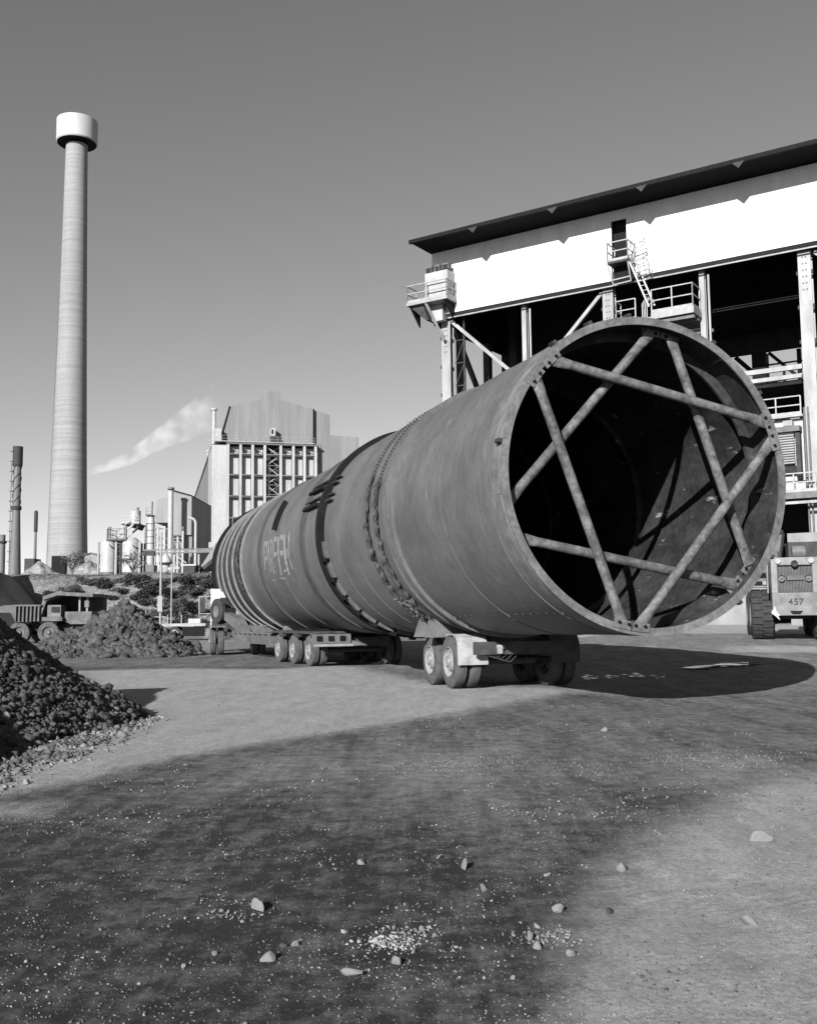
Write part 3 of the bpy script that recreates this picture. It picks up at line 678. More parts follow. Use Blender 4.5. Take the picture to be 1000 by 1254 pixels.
m = MB(); m.bx(-.75, .75, 3.27, 3.29, 2.1, 2.6); m.build('rear_window', 'glass', tr)
m = MB(); m.bx(-1.15, 1.15, 2.6, 3.2, .95, 1.5); m.build('fuel_tank', 'dark_steel', tr)
m = MB(); m.lathe([(-.13, .3), (-.14, .5), (-.08, .59), (.08, .59), (.14, .5), (.13, .3)], 'Y', (0, 0, 0), 28, close=True)
sp = m.build('spare_tyre', 'rubber', tr, True, loc=(-.86, 2.7, 1.95), rz=R_(-62))
m = MB(); m.lathe([(-.1, .3), (-.06, .22), (-.06, .01)], 'Y', seg=20); m.build('rim', 'mid_steel', sp, True)
m = MB(); m.bx(-.02, .18, 2.6, 2.8, .9, 2.3); m.build('headboard_post', 'pale_steel', tr)
m = MB(); m.tube((.75, 2.9, 1.2), (.75, 2.9, 3.3), .08, seg=10); m.build('exhaust', 'mid_steel', tr, True)
m = MB(); m.tube((-1.2, 5.2, 2.7), (-1.75, 5.2, 2.7), .025, seg=6); m.tube((-1.2, 5.2, 1.85), (-1.75, 5.2, 1.85), .025, seg=6); m.tube((-1.75, 5.2, 1.82), (-1.75, 5.2, 2.72), .03, seg=6); m.build('mirror_arm', 'pale_steel', tr)
MB().bx(-1.72, -1.46, 5.12, 5.16, 1.95, 2.62).build('mirror', 'dark_steel', tr)
MB().bx(-1.28, -.55, -.72, 2.0, 1.24, 1.28).build('mudguard', 'mid_steel', tr); MB().bx(.55, 1.28, -.72, 2.0, 1.24, 1.28).build('mudguard', 'mid_steel', tr)
m = MB(); m.bx(-.5, .5, -.78, -.7, .85, 1.0); m.build('rear_beam', 'chassis', tr)
m = MB(); m.lathe([(0, .45), (.12, .45), (.12, .001)], 'Z', (0, .7, 1.02), 20); m.build('fifth_wheel', 'dark_steel', tr)
m = MB(); m.tube((-.2, 3.05, 1.1), (-.2, 3.05, 6.5), .012, seg=5); m.build('aerial', 'pale_steel', tr)

# ---------------------------------------------------------------- shed on the right
SRZ = math.atan2(-.547, .837); SO = (16.8, 60., 1.0); z0 = 1.0
def sz(z): return z-z0
shed = thing('industrial_shed', 'tall open steel building clad white above, standing behind the tube', 'building', SO, SRZ)
U0 = -17.5; U1 = 31.
def sb(name, mt_, *a, **k):
    m = MB(); m.bx(*a); return m.build(name, mt_, shed, **k)
zb_, zt_ = sz(22.45), sz(26.95)
MB().bx(-17.8, -4.5, -.12, 0, zb_, zt_).build('upper_cladding', 'white_sheet', shed)
m = MB(); m.bx(-3.5, U1, -.12, 0, zb_, zt_); m.bx(-4.499, -3.501, -.12, 0, zb_, sz(23.6)); m.bx(-4.499, -3.501, -.12, 0, sz(26.3), zt_); m.build('upper_cladding', 'white_sheet', shed)
sb('doorway', 'black_steel', -4.6, -3.4, .4, .45, sz(23.5), sz(26.4))
sb('eave_girder', 'dark_sheet', -17.8, U1, -.1, .2, zb_-.35, zb_-.02)
sb('pipe_rail', 'pale_steel', -16.5, U1, -.3, -.22, zb_-.42, zb_-.34)
# roof: rises away from the eave, 2.5 m overhang
m = MB(); m.prism([(-2.5, sz(27.0)), (.0, sz(27.0)), (10.5, sz(28.2)), (10.5, sz(28.35)), (-2.5, sz(27.15))], -17.95, U1, 'YZ'); m.build('roof', 'roof_dark', shed)
sb('gutter', 'black_steel', -18.05, U1, -2.72, -2.505, sz(26.95), sz(27.2))
for u in (-13., -7.3, -1.5, 4.2):
    m = MB(); m.prism([(u-.35, sz(26.96)), (u+.35, sz(26.96)), (u, sz(26.6))], -2.78, -2.73, 'XZ'); m.build('eave_plate', 'dark_steel', shed)
# end wall and back wall (dark inside), their lower edges open to the sky
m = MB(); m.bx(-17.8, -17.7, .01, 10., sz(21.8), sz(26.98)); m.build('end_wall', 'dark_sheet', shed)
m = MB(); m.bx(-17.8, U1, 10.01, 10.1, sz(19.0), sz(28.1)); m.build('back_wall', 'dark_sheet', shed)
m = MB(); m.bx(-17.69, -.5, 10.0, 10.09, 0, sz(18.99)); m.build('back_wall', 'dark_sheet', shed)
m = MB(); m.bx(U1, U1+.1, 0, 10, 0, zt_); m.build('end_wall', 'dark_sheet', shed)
def column(u, v, w=.7, mt_='pale_steel', top=zb_, d=.5):
    m = MB(); m.bx(u-w/2, u+w/2, v, v+.03, 0, top); m.bx(u-w/2, u+w/2, v+d-.03, v+d, 0, top); m.bx(u-.03, u+.03, v+.031, v+d-.031, 0, top)
    o = m.build('column', mt_, shed)
    if w > .6 and v < 1:
        for k in range(6):
            b = MB()
            for q in (-.09, .09): b.box((u+q, v-.015, top-.7-k*.38), (.09, .03, .07))
            b.build('bolt_plate', 'mid_steel', o)
        for k in range(8):
            for q in (-1, 1): MB().box((u+q*(w/2+.05), v+.05, top-1.6-k*2.0), (.1, .14, .22)).build('cleat', 'dark_steel', o)
    return o
for u in (-16.95, -5.0, 6.85, 18.7, 30.5): column(u, .21)
for u in (-16.4, -5., 6.9, 18.7, 30.5): column(u, 9.2, .6, 'dark_steel', sz(26))
for v in (2.6, 6.6): column(-17.3, v, .5, 'dark_steel', sz(21.9))
column(-10.95, .3, .32, 'pale_steel', zb_, .3); column(.95, .3, .32, 'pale_steel', zb_, .3); column(12.8, .3, .32, 'pale_steel', zb_, .3)
for u in (-10.5, 1.35): MB().tube((u, .3, sz(12)), (u, .3, zb_-.6), .07, seg=8).build('downpipe', 'pale_steel', shed)
# lattice of the corner column and beyond the right column
for u in (-16.0, 7.9):
    m = MB(); a, b = u-.35, u+.35
    m.bar((b, .5, 0), (b, .5, zb_), .12)
    z = 2.; k = 0
    while z < zb_-2: m.bar((a, .5, z), (b, .5, z+1.6), .07); z += 1.6; m.bar((a, .5, z), (b, .5, z), .07); k += 1
    m.build('lattice', 'dark_steel' if u < 0 else 'mid_steel', shed)
# diagonal braces
def br(a, b, w, mt_): MB().bar(a, b, w).build('brace', mt_, shed)
br((-16.6, .3, zb_-.4), (-12.0, .3, sz(17.8)), .22, 'pale_steel')
br((-5.4, .35, zb_-.5), (-9.4, .35, sz(18.0)), .22, 'pale_steel')
br((-16.6, .8, zb_-.9), (-16.8, 6., sz(16)), .3, 'black_steel')
br((7.4, .3, zb_-.5), (11.8, .3, sz(18.2)), .22, 'pale_steel')
# horizontal double beam, decks
sb('beam', 'pale_steel', 1.2, 6.45, .25, .45, sz(15.35), sz(15.62)); sb('beam', 'pale_steel', 1.2, 6.45, .25, .45, sz(14.85), sz(15.08))
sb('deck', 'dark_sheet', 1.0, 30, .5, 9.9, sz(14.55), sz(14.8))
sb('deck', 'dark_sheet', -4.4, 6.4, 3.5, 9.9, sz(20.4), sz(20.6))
# steelwork seen against the sky in the gap under the back wall
for (a, b, w) in (((1.8, 9.95, sz(18.9)), (1.8, 9.95, sz(12)), .9), ((.2, 9.9, sz(18.9)), (1.6, 9.9, sz(17.4)), .3), ((2.4, 9.9, sz(18.9)), (4.6, 9.9, sz(16.6)), .22),
                  ((4.3, 9.95, sz(18.9)), (4.3, 9.95, sz(12)), .25), ((3.3, 9.95, sz(18.)), (3.3, 9.95, sz(15)), .15), ((5.5, 9.95, sz(19)), (5.5, 9.95, sz(15)), .12), ((2.2, 9.95, sz(18.1)), (6.6, 9.95, sz(18.1)), .1),
                  ((2.2, 9.95, sz(16.9)), (4.6, 9.95, sz(17.1)), .12), ((3.4, 9.95, sz(14.4)), (4.4, 9.95, sz(12.2)), .18), ((3.4, 9.95, sz(12.2)), (4.4, 9.95, sz(14.4)), .18), ((3.6, 9.95, sz(11.6)), (5.2, 9.95, sz(10.4)), .2)):
    br(a, b, w, 'black_steel')
m = MB(); m.prism([(3.6, sz(15.)), (6.6, sz(15.)), (10, sz(15.)), (10, sz(19)), (6.3, sz(19)), (6.3, sz(17.8)), (4.6, sz(17.0)), (3.6, sz(16.4))], 9.5, 9.6, 'XZ'); m.build('conveyor_hood', 'black_steel', shed)
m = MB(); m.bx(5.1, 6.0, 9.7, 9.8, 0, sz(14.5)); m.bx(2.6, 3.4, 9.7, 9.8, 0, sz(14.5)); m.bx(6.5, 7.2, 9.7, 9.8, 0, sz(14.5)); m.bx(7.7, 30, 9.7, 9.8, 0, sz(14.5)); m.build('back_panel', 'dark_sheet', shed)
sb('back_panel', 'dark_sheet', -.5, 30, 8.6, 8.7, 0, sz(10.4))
# handrail helper
def railing(parent, pts, h=1.05, name='handrail', mt_='rail', r=.032, posts=None):
    m = MB()
    for a, b in zip(pts[:-1], pts[1:]):
        a, b = Vector(a), Vector(b)
        for k in (1., .52): m.bar(a+Vector((0, 0, h*k)), b+Vector((0, 0, h*k)), r*2)
        m.bar(a+Vector((0, 0, .09)), b+Vector((0, 0, .09)), .03, .16)
        n = max(1, round((b-a).length/1.3))
        for i in range(n+1): q = a.lerp(b, i/n); m.bar(q, q+Vector((0, 0, h)), r*2.2)
    return m.build(name, mt_, parent)
# left corner platform with white cabin and lamps
pl = thing('corner_platform', 'small railed platform carrying a white cabinet, bracketed to the left corner of the tall shed', 'platform', SO, SRZ)
m = MB(); m.bx(-19.1, -15.8, -1.5, -.125, sz(23.05), sz(23.25)); m.build('floor', 'pale_steel', pl)
for u in (-18.9, -16.1): m = MB(); m.prism([(-1.45, sz(23.04)), (-.13, sz(23.04)), (-.13, sz(21.8))], u, u+.1, 'YZ'); m.build('bracket', 'black_steel', pl)
MB().prism([(-18.95, sz(23.04)), (-17.9, sz(23.04)), (-17.5, sz(21.9)), (-17.7, sz(21.9))], -1.2, -.2, 'XZ').build('side_bracket', 'dark_steel', pl)
railing(pl, [(-19.05, -.2, sz(23.25)), (-19.05, -1.45, sz(23.25)), (-15.85, -1.45, sz(23.25)), (-15.85, -.2, sz(23.25))], 1.2)
MB().bx(-17.75, -15.95, -1.15, -.13, sz(23.26), sz(25.2)).build('cabinet', 'white_paint', pl)
MB().bx(-17.7, -16.7, -.6, -.13, sz(21.9), sz(23.04)).build('duct', 'white_paint', pl)
for u, s in ((-17.6, .9), (-16.9, .75), (-16.25, 1.)):
    m = MB(); m.box((u, -.7, sz(25.55)), (.5*s, .45, .42)); m.tube((u-.05, -.7, sz(25.2)), (u-.05, -.7, sz(25.4)), .05, seg=6); m.build('floodlight', 'mid_steel', pl)
    MB().box((u, -.94, sz(25.5)), (.4*s, .02, .3)).build('lamp_glass', 'glass', pl)
MB().path([(-19.3, -.8, sz(24.6)), (-20.6, -.8, sz(25.1)), (-22.6, -1., sz(26.0))], .02).build('aerial', 'mid_steel', pl)
MB().bar((-17.6, -1.4, sz(23.1)), (-16.9, -.1, sz(20.6)), .14).build('brace', 'pale_steel', pl)
# doorway platform with caged ladder
dp = thing('doorway_platform', 'railed landing outside the dark upper doorway of the white cladding', 'platform', SO, SRZ)
MB().bx(-4.3, -2.95, -1.45, -.125, sz(23.08), sz(23.22)).build('floor', 'dark_steel', dp)
railing(dp, [(-4.28, -.2, sz(23.22)), (-4.28, -1.42, sz(23.22)), (-2.97, -1.42, sz(23.22)), (-2.97, -.2, sz(23.22))], 1.2)
m = MB(); m.prism([(-4.25, sz(23.07)), (-3.0, sz(23.07)), (-2.95, sz(22.15)), (-4.1, sz(22.1))], -.62, -.14, 'XZ'); m.build('skirt', 'black_steel', dp)
m = MB(); m.bar((-4.1, -1.2, sz(22.1)), (-2.9, -1.2, sz(22.15)), .07); m.bar((-4.05, -1.2, sz(21.8)), (-2.9, -1.2, sz(21.85)), .07); m.bar((-4.3, -1.4, sz(23.05)), (-4.05, -1.2, sz(21.8)), .06); m.bar((-3., -1.4, sz(23.05)), (-2.9, -1.2, sz(21.85)), .06); m.build('hanger', 'pale_steel', dp)
ld = thing('caged_ladder', 'pale steel ladder with hooped cage and slanting stringers beside the upper doorway', 'ladder', SO, SRZ)
la, lb = Vector((-2.8, -1.2, sz(23.1))), Vector((-1.72, -1.0, sz(20.1)))
for k in (-.18, .18): MB().bar(la+Vector((k, 0, 0)), lb+Vector((k, 0, 0)), .06, .1).build('stringer', 'rail', ld)
for i in range(10):
    q = la.lerp(lb, (i+.5)/10); MB().bar(q-Vector((.18, 0, 0)), q+Vector((.18, 0, 0)), .035).build('rung', 'rail', ld)
for i, (cx, z) in enumerate(((-2.46, 24.3), (-2.45, 24.05), (-2.38, 23.25), (-2.36, 22.95), (-2.05, 22.2), (-2.0, 22.0))):
    m = MB(); pts = [(cx+.46*math.cos(a), -1.1+.4*math.sin(a), sz(z)+.08*math.cos(a)) for a in [2*math.pi*j/14 for j in range(15)]]; m.path(pts, .026, 5); m.build('cage_hoop', 'rail', ld)
for s in (-.44, -.15, .2, .44):
    MB().path([(-2.46+s, -1.1-.38*(1-s*s*3), sz(24.3)), (-2.37+s, -1.1-.38*(1-s*s*3), sz(23.1)), (-2.02+s, -1.1-.38*(1-s*s*3), sz(22.0))], .02, 5).build('cage_strap', 'rail', ld)
# large lower platform
lp = thing('service_platform', 'long railed service platform with slatted underside above the rim of the tube', 'platform', SO, SRZ)
MB().bx(-1.7, .9, -1.3, .2, sz(19.2), sz(19.6)).build('edge_beam', 'pale_steel', lp)
railing(lp, [(-1.65, -1.25, sz(19.6)), (.85, -1.25, sz(19.6)), (.85, .1, sz(19.6))], 1.4)
for i in range(6):
    v = -1.1+i*.75; MB().bx(-1.6, .85, v, v+.3, sz(18.95), sz(19.15)).build('slat', 'mid_steel', lp)
railing(lp, [(-4.15, -.6, sz(19.6)), (-2.9, -.6, sz(19.6))], 1.3)
railing(lp, [(-4.15, .2, sz(19.6)), (-4.15, -.6, sz(19.6))], 1.3)
MB().bx(-4.2, -1.75, -.7, .2, sz(19.3), sz(19.55)).build('landing', 'pale_steel', lp)
m = MB()
for k in range(4): m.path([(-2.4+.1*k, -.8, sz(19.3)), (-2.4+.1*k, -.8, sz(20.4)), (-2.1+.1*k, -.8, sz(20.8))], .03, 5)
m.build('hand_hoop', 'rail', lp)
# control cabin with louvred shutter
cb = thing('control_cabin', 'pale wall cabin with a closed louvred shutter between the tube rim and the right column', 'cabin', SO, SRZ)
MB().bx(2.6, 6.4, -.05, 2.5, sz(8.35), sz(12.45)).build('wall', 'white_paint', cb)
MB().bx(2.5, 6.5, -.5, -.051, sz(12.5), sz(12.62)).build('ledge', 'pale_steel', cb)
MB().bx(2.9, 6.35, -.75, -.06, sz(11.65), sz(11.95)).build('shutter_hood', 'mid_steel', cb)
for i in range(13): 
    z = sz(9.85)+i*.142; m = MB(); m.prism([(-.5, z), (-.56, z+.03), (-.42, z+.135), (-.38, z+.12)], 3.2, 5.98, 'YZ'); m.build('louvre', 'white_paint', cb)
MB().bx(3.2, 6.05, -.3, -.06, sz(9.3), sz(9.75)).build('window_pane', 'glass', cb)
MB().bx(4.5, 4.6, -.36, -.31, sz(9.3), sz(9.75)).build('window_bar', 'white_paint', cb)
MB().bx(6.06, 6.3, -.55, -.06, sz(9.0), sz(11.6)).build('side_cheek', 'dark_steel', cb)
MB().bx(2.4, 7.2, -.95, -.06, sz(7.85), sz(8.2)).build('balcony_slab', 'mid_steel', cb)
railing(cb, [(2.5, -.9, sz(8.2)), (7.1, -.9, sz(8.2))], 1.05)
MB().bx(2.4, 7.2, -1.0, -.93, sz(7.55), sz(7.7)).build('slab_edge', 'pale_steel', cb)
railing(cb, [(2.4, -.4, sz(12.62)), (6.4, -.4, sz(12.62))], 1.05)
MB().box((5.7, -.4, sz(12.15)), (.5, .4, .3)).build('lamp_box', 'pale_steel', cb)
for u in (6.55, 6.75): MB().tube((u, -.3, sz(2)), (u, -.3, sz(13)), .05, seg=8).build('conduit', 'mid_steel', cb)
# lower concrete wall and chute
cw = thing('concrete_wall', 'pale concrete retaining wall at the foot of the shed behind the loader', 'wall', SO, SRZ)
MB().bx(-16, 4.6, -1.5, -1.1, -.3, sz(4.6)).build('wall', 'concrete', cw)
MB().bx(-16, 4.6, -1.62, -1.0, sz(4.61), sz(4.75)).build('coping', 'concrete', cw)
MB().bx(5.6, 20, -1.5, -1.1, -.3, sz(5.9)).build('wall', 'concrete', cw)
chu = thing('steel_chute', 'grey tipped steel chute with dark openings between the rim and the loader', 'chute', SO, SRZ)
m = MB(); m.prism([(3.0, sz(4.0)), (5.1, sz(3.6)), (5.5, sz(5.9)), (2.7, sz(5.9))], -2.2, -1.6, 'XZ'); m.build('body', 'mid_pale' if 'mid_pale' in MATS else mat('mid_pale', .1, .055, .7, 2).name, chu)
MB().bx(3.4, 4.6, -2.23, -2.201, sz(4.9), sz(5.25)).build('opening', 'black_steel', chu); MB().bx(2.7, 4.3, -2.26, -2.231, sz(3.4), sz(4.5)).build('opening', 'black_steel', chu)
railing(chu, [(2.0, -2.3, sz(3.3)), (5.0, -2.3, sz(3.3))], 1.0, mt_='mid_steel')
MB().bx(-2, 30, 6.0, 6.1, 0, sz(8.0)).build('dark_partition', 'dark_sheet', shed)

# ---------------------------------------------------------------- wheel loader from behind
LD = 42.; lp0 = P(973, 785, LD); lz = float(gz(lp0[0], lp0[1]))
wl = thing('wheel_loader', 'big wheel loader seen from behind at the right edge, grille and number 457', 'loader', (lp0[0], lp0[1], lz), R_(-16.))
b = MB(); r = 1.04; w = .92
b.lathe([(-w/2+.05, r*.5), (-w/2, r*.6), (-w/2, r*.8), (-w/2+.05, r*.89), (-w/2+.14, r*.945), (w/2-.14, r*.945), (w/2-.05, r*.89), (w/2, r*.8), (w/2, r*.6), (w/2-.05, r*.5)], 'X', seg=44, close=True)
for i in range(22):
    for s in (-1, 1):
        a = 2*math.pi*(i+(.5 if s > 0 else 0))/22; c, s2 = math.cos(a), math.sin(a)
        mm = Matrix(((1, 0, 0), (0, -s2, c), (0, c, s2))); b.box((s*w*.22, c*r*.955, s2*r*.955), (w*.40, .2, .11), m=mm)
LT = b.mesh('tyre', 'rubber', False)
lr = MB(); lr.lathe([(-w/2, r*.5), (-w/2+.1, r*.46), (-w/2+.15, .2), (-w/2+.05, .01)], 'X', seg=28); LR1 = lr.mesh('rim', 'yellow_paint', True)
lr = MB(); lr.lathe([(w/2, r*.5), (w/2-.1, r*.46), (w/2-.15, .2), (w/2-.05, .01)], 'X', seg=28); LR2 = lr.mesh('rim', 'yellow_paint', True)
for y in (.6, 4.0):
    for s, rm in ((-1, LR1), (1, LR2)): o = link('tyre', LT, wl, (s*1.2, y, r)); link('rim', rm, o)
    MB().tube((-.8, y, r), (.8, y, r), .2, seg=12).build('axle', 'dark_steel', wl, True)
MB().prism([(-1.35, 1.0), (-1.45, 1.9), (-.6, 1.9), (-.1, 1.55), (-.1, 1.0)], -.88, .88, 'YZ').build('counterweight', 'yellow_paint', wl)
m = MB(); m.bx(-.88, -.66, -1.42, -.3, 1.905, 3.3); m.bx(.66, .88, -1.42, -.3, 1.905, 3.3); m.bx(-.66, .66, -1.42, -.3, 3.0, 3.3); m.build('grille_surround', 'yellow_paint', wl)
MB().bx(-.87, .87, -.29, 2.4, 1.56, 3.25).build('hood', 'yellow_paint', wl)
gr = MB().bx(-.655, .655, -1.25, -1.2, 1.91, 2.995).build('grille', 'dark_steel', wl)
for i in range(24): 
    x = -.63+i*.055; MB().bx(x, x+.018, -1.3, -1.255, 1.92, 2.99).build('grille_bar', 'mid_steel', gr)
MB().bx(-.3, .34, -1.37, -1.31, 2.4, 2.58).build('badge', 'mid_pale', wl)
for x in (-.5, .52): m = MB(); m.lathe([(-1.42, .13), (-1.34, .13), (-1.34, .09), (-1.39, .001)], 'Y', (x, 0, 2.47), 18); m.build('reflector', 'mid_steel', wl)
for x in (-.62, .62):
    m = MB(); m.lathe([(-1.42, .11), (-1.52, .11), (-1.52, .001)], 'Y', (x, 0, 3.16), 18); m.build('rear_lamp', 'pale_steel', wl, True)
m = MB(); m.lathe([(-1.42, .13), (-1.56, .13), (-1.5, .001)], 'Y', (0, 0, 3.05), 18); m.build('work_lamp', 'dark_steel', wl, True)
MB().prism([(-.24, 1.18), (.24, 1.18), (.14, 1.06), (-.14, 1.06)], -1.42, -1.36, 'XZ').build('tow_slot', 'black_steel', wl)
MB().bx(-1.7, -.885, .0, 1.3, 2.16, 2.22).build('mudguard', 'yellow_paint', wl); MB().bx(.885, 1.7, 0, 1.3, 2.16, 2.22).build('mudguard', 'yellow_paint', wl)
m = MB(); m.lathe([(0, .26), (.5, .26), (.55, .2), (.55, .001)], 'X', (.1, .6, 3.62), 20); m.lathe([(0, .26), (0, .001)], 'X', (.1, .6, 3.62), 20); m.build('air_cleaner', 'mid_steel', wl, True)
m = MB(); m.bx(.1, 1.5, 2.4, 3.9, 3.2, 4.15); m.build('cab', 'dark_steel', wl)
MB().tube((-.35, 1.3, 3.2), (-.35, 1.3, 3.7), .07, seg=10).build('exhaust', 'dark_steel', wl, True)
fc = bpy.data.curves.new('fleet_number', 'FONT'); fc.body = '457'; fc.size = .36; fc.extrude = .004; fc.offset = .004; fc.align_x = 'CENTER'; fc.space_character = 1.1
tmp = bpy.data.objects.new('t', fc); COL.objects.link(tmp); dg = bpy.context.evaluated_depsgraph_get(); me = bpy.data.meshes.new_from_object(tmp.evaluated_get(dg)); bpy.data.objects.remove(tmp)
me.materials.clear(); me.materials.append(mat('number_paint', .05, .04)); me.name = 'fleet_number'
link('fleet_number', me, wl, (0, -1.418, 1.42), (R_(90+6.3), 0, 0))
m = MB(); m.add([(-.95, -1.3, 1.25), (-.7, -1.46, 1.02), (-.62, -1.46, .8), (-.82, -1.46, 1.0)], [(0, 1, 2, 3)]); m.prism([(-.95, 1.1), (-.8, 1.38), (-.74, 1.15), (-.6, 1.0), (-.8, .98)], -1.47, -1.44, 'XZ'); m.build('torn_guard', 'white_paint', wl)
MB().tube((-1.0, -.9, 1.9), (-1.0, -.9, 3.2), .04, seg=6).build('grab_rail', 'yellow_paint', wl)

# ---------------------------------------------------------------- chimney
CD = 450.
cb_ = P(82, 702, CD); cz0 = float(gz(cb_[0], cb_[1]))-1.
ch = thing('tall_chimney', 'very tall pale concrete chimney with a wide white crown on its top', 'chimney', (cb_[0], cb_[1], cz0))
def zat(py, d, px=90): return float(P(px, py, d)[2])
sc = CD/F
prof = [(zat(py, CD)-cz0, w_/2*sc) for py, w_ in ((712, 50), (695, 48.5), (640, 44.8), (592, 42.2), (540, 39.8), (480, 37.2), (420, 34.8), (360, 32.6), (300, 30.4), (240, 28.4), (178, 26.6))]
m = MB(); m.lathe(prof, 'Z', seg=64); m.build('shaft', 'stack_concrete', ch, True)
zt = zat(176, CD)-cz0; zh = zat(149, CD)-cz0; rc = 24.6*sc*1.03
mat('crown_white', .34, .28, .7, .15, (1, 1, .3))
m = MB(); m.lathe([(zt, 13*sc), (zt+.1, rc*.96), (zt+.6, rc), (zh, rc), (zh, rc-1.), (zh-3, rc-1.), (zh-3, .01)], 'Z', seg=64); m.build('crown', 'crown_white', ch, True)
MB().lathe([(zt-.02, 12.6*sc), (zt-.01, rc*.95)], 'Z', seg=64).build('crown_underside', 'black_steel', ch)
m = MB(); m.bx(-3.6, 2.3, -prof[0][1]-.6, -prof[0][1]+3., -2, zat(690, CD)-cz0+2.8); m.build('doorway', 'black_steel', ch)
m = MB(); m.tube((-prof[0][1]*.97, -1.5, 4), (-prof[-1][1], -.5, zt), .12, seg=5); m.build('ladder', 'mid_steel', ch)
# smaller stacks
def stack(px, base, top, wb, wt, d, label, mt_, extra=None):
    q = P(px, base, d); z0_ = q[2]; t = thing('steel_stack', label, 'chimney', q)
    h = float(P(px, top, d)[2])-z0_; k = d/F
    m = MB(); m.lathe([(-3, wb/2*k), (h*.25, (wb*.35+wt*.65)/2*k), (h*.45, wt/2*k), (h, wt/2*k*.97)], 'Z', seg=28); m.build('shaft', mt_, t, True)
    return t, h, k
t, h, k = stack(18, 694, 547, 15, 9.5, 300, 'dark steel smokestack with helical strakes and a ladder, left of the tall chimney', 'mid_steel')
m = MB(); m.lathe([(h-6, 5.2*k), (h-5.6, 6*k), (h, 6*k), (h, 3*k)], 'Z', seg=20); m.build('top_ring', 'dark_steel', t)
m = MB(); m.lathe([(h*.47, 6*k), (h*.50, 6.2*k), (h*.50, 4*k)], 'Z', seg=20); m.build('collar', 'dark_steel', t)
for j in range(3):
    m = MB(); pts = []
    for i in range(41):
        a = 2*math.pi*(i/40*1.5+j/3); z = h*(.52+.44*i/40); pts.append(((5*k)*math.cos(a), 5*k*math.sin(a), z))
    m.path(pts, .09, 4); m.build('strake', 'dark_steel', t)
m = MB(); m.tube((-5.6*k, -1, 0), (-5.6*k, -1, h-5), .13, seg=5)
for i in range(12): m.box((-5.8*k, -1, h*(i+.5)/12), (.9, .9, .25))
m.build('ladder', 'mid_steel', t)
t, h, k = stack(42.5, 694, 625, 4, 3.0, 330, 'thin dark-topped stack between the smokestack and the tall chimney', 'mid_steel')
MB().lathe([(h*.62, 2.3*k), (h*.97, 2.3*k), (h, 1.2*k)], 'Z', seg=14).build('cowl', 'dark_steel', t, True)
MB().bx(-10*k, 2*k, -2, 4, -4, 2*k+2).build('boiler_house', 'dark_steel', t)
t, h, k = stack(2, 690, 655, 8, 7.5, 300, 'short stubby grey stack at the left edge of the picture', 'mid_steel')
MB().lathe([(h*.7, 5*k), (h*.78, 5.6*k), (h*.78, 3.8*k)], 'Z', seg=20).build('collar', 'dark_steel', t)

# smoke
sm = bpy.data.materials.new('smoke'); sm.use_nodes = True; n = sm.node_tree.nodes; l = sm.node_tree.links.new
n.remove(n['Principled BSDF']); pv = n.new('ShaderNodeVolumePrincipled'); pv.inputs['Color'].default_value = (1, 1, 1, 1); pv.inputs['Anisotropy'].default_value = -.45
tc = n.new('ShaderNodeTexCoord'); no = n.new('ShaderNodeTexNoise'); no.inputs['Scale'].default_value = .055; no.inputs['Detail'].default_value = 7; l(tc.outputs['Object'], no.inputs[0])
mr_ = n.new('ShaderNodeMapRange'); mr_.inputs[1].default_value = .43; mr_.inputs[2].default_value = .62; mr_.inputs[3].default_value = 0; mr_.inputs[4].default_value = .034; l(no.outputs[0], mr_.inputs[0])
at_ = n.new('ShaderNodeAttribute'); sx_ = n.new('ShaderNodeSeparateXYZ'); l(tc.outputs['Object'], sx_.inputs[0])
fd = n.new('ShaderNodeMapRange'); fd.inputs[1].default_value = 10; fd.inputs[2].default_value = 140; fd.inputs[3].default_value = 1; fd.inputs[4].default_value = 0.0; l(sx_.outputs[0], fd.inputs[0])
mm_ = n.new('ShaderNodeMath'); mm_.operation = 'MULTIPLY'; l(mr_.outputs[0], mm_.inputs[0]); l(fd.outputs[0], mm_.inputs[1]); l(mm_.outputs[0], pv.inputs['Density'])
l(pv.outputs[0], n['Material Output'].inputs['Volume']); MATS['smoke'] = sm
ctr = [(98, 583, 2.2), (112, 577, 3), (135, 570, 4.5), (160, 560, 6.5), (185, 543, 9), (210, 528, 12), (235, 514, 16), (262, 498, 20), (290, 480, 24)]
SDp = 1000.
s0 = P(98, 583, SDp); m = MB(); vs = []; k = 20
for x, y, r in ctr:
    q = P(x, y, SDp)-s0; rr = r*SDp/F
    for i in range(k): a = 2*math.pi*i/k; vs.append((q[0]-.3*rr*math.cos(a), q[1]+rr*1.5*math.cos(a), q[2]+1.55*rr*math.sin(a)))
m.add(vs, [(j*k+i, j*k+(i+1) % k, (j+1)*k+(i+1) % k, (j+1)*k+i) for j in range(len(ctr)-1) for i in range(k)]+[tuple(range(k)), tuple(range((len(ctr)-1)*k, len(ctr)*k))])
tag(m.build('smoke_plume', 'smoke', loc=s0), 'pale smoke drifting right from behind the tall chimney', 'smoke', kind='stuff')

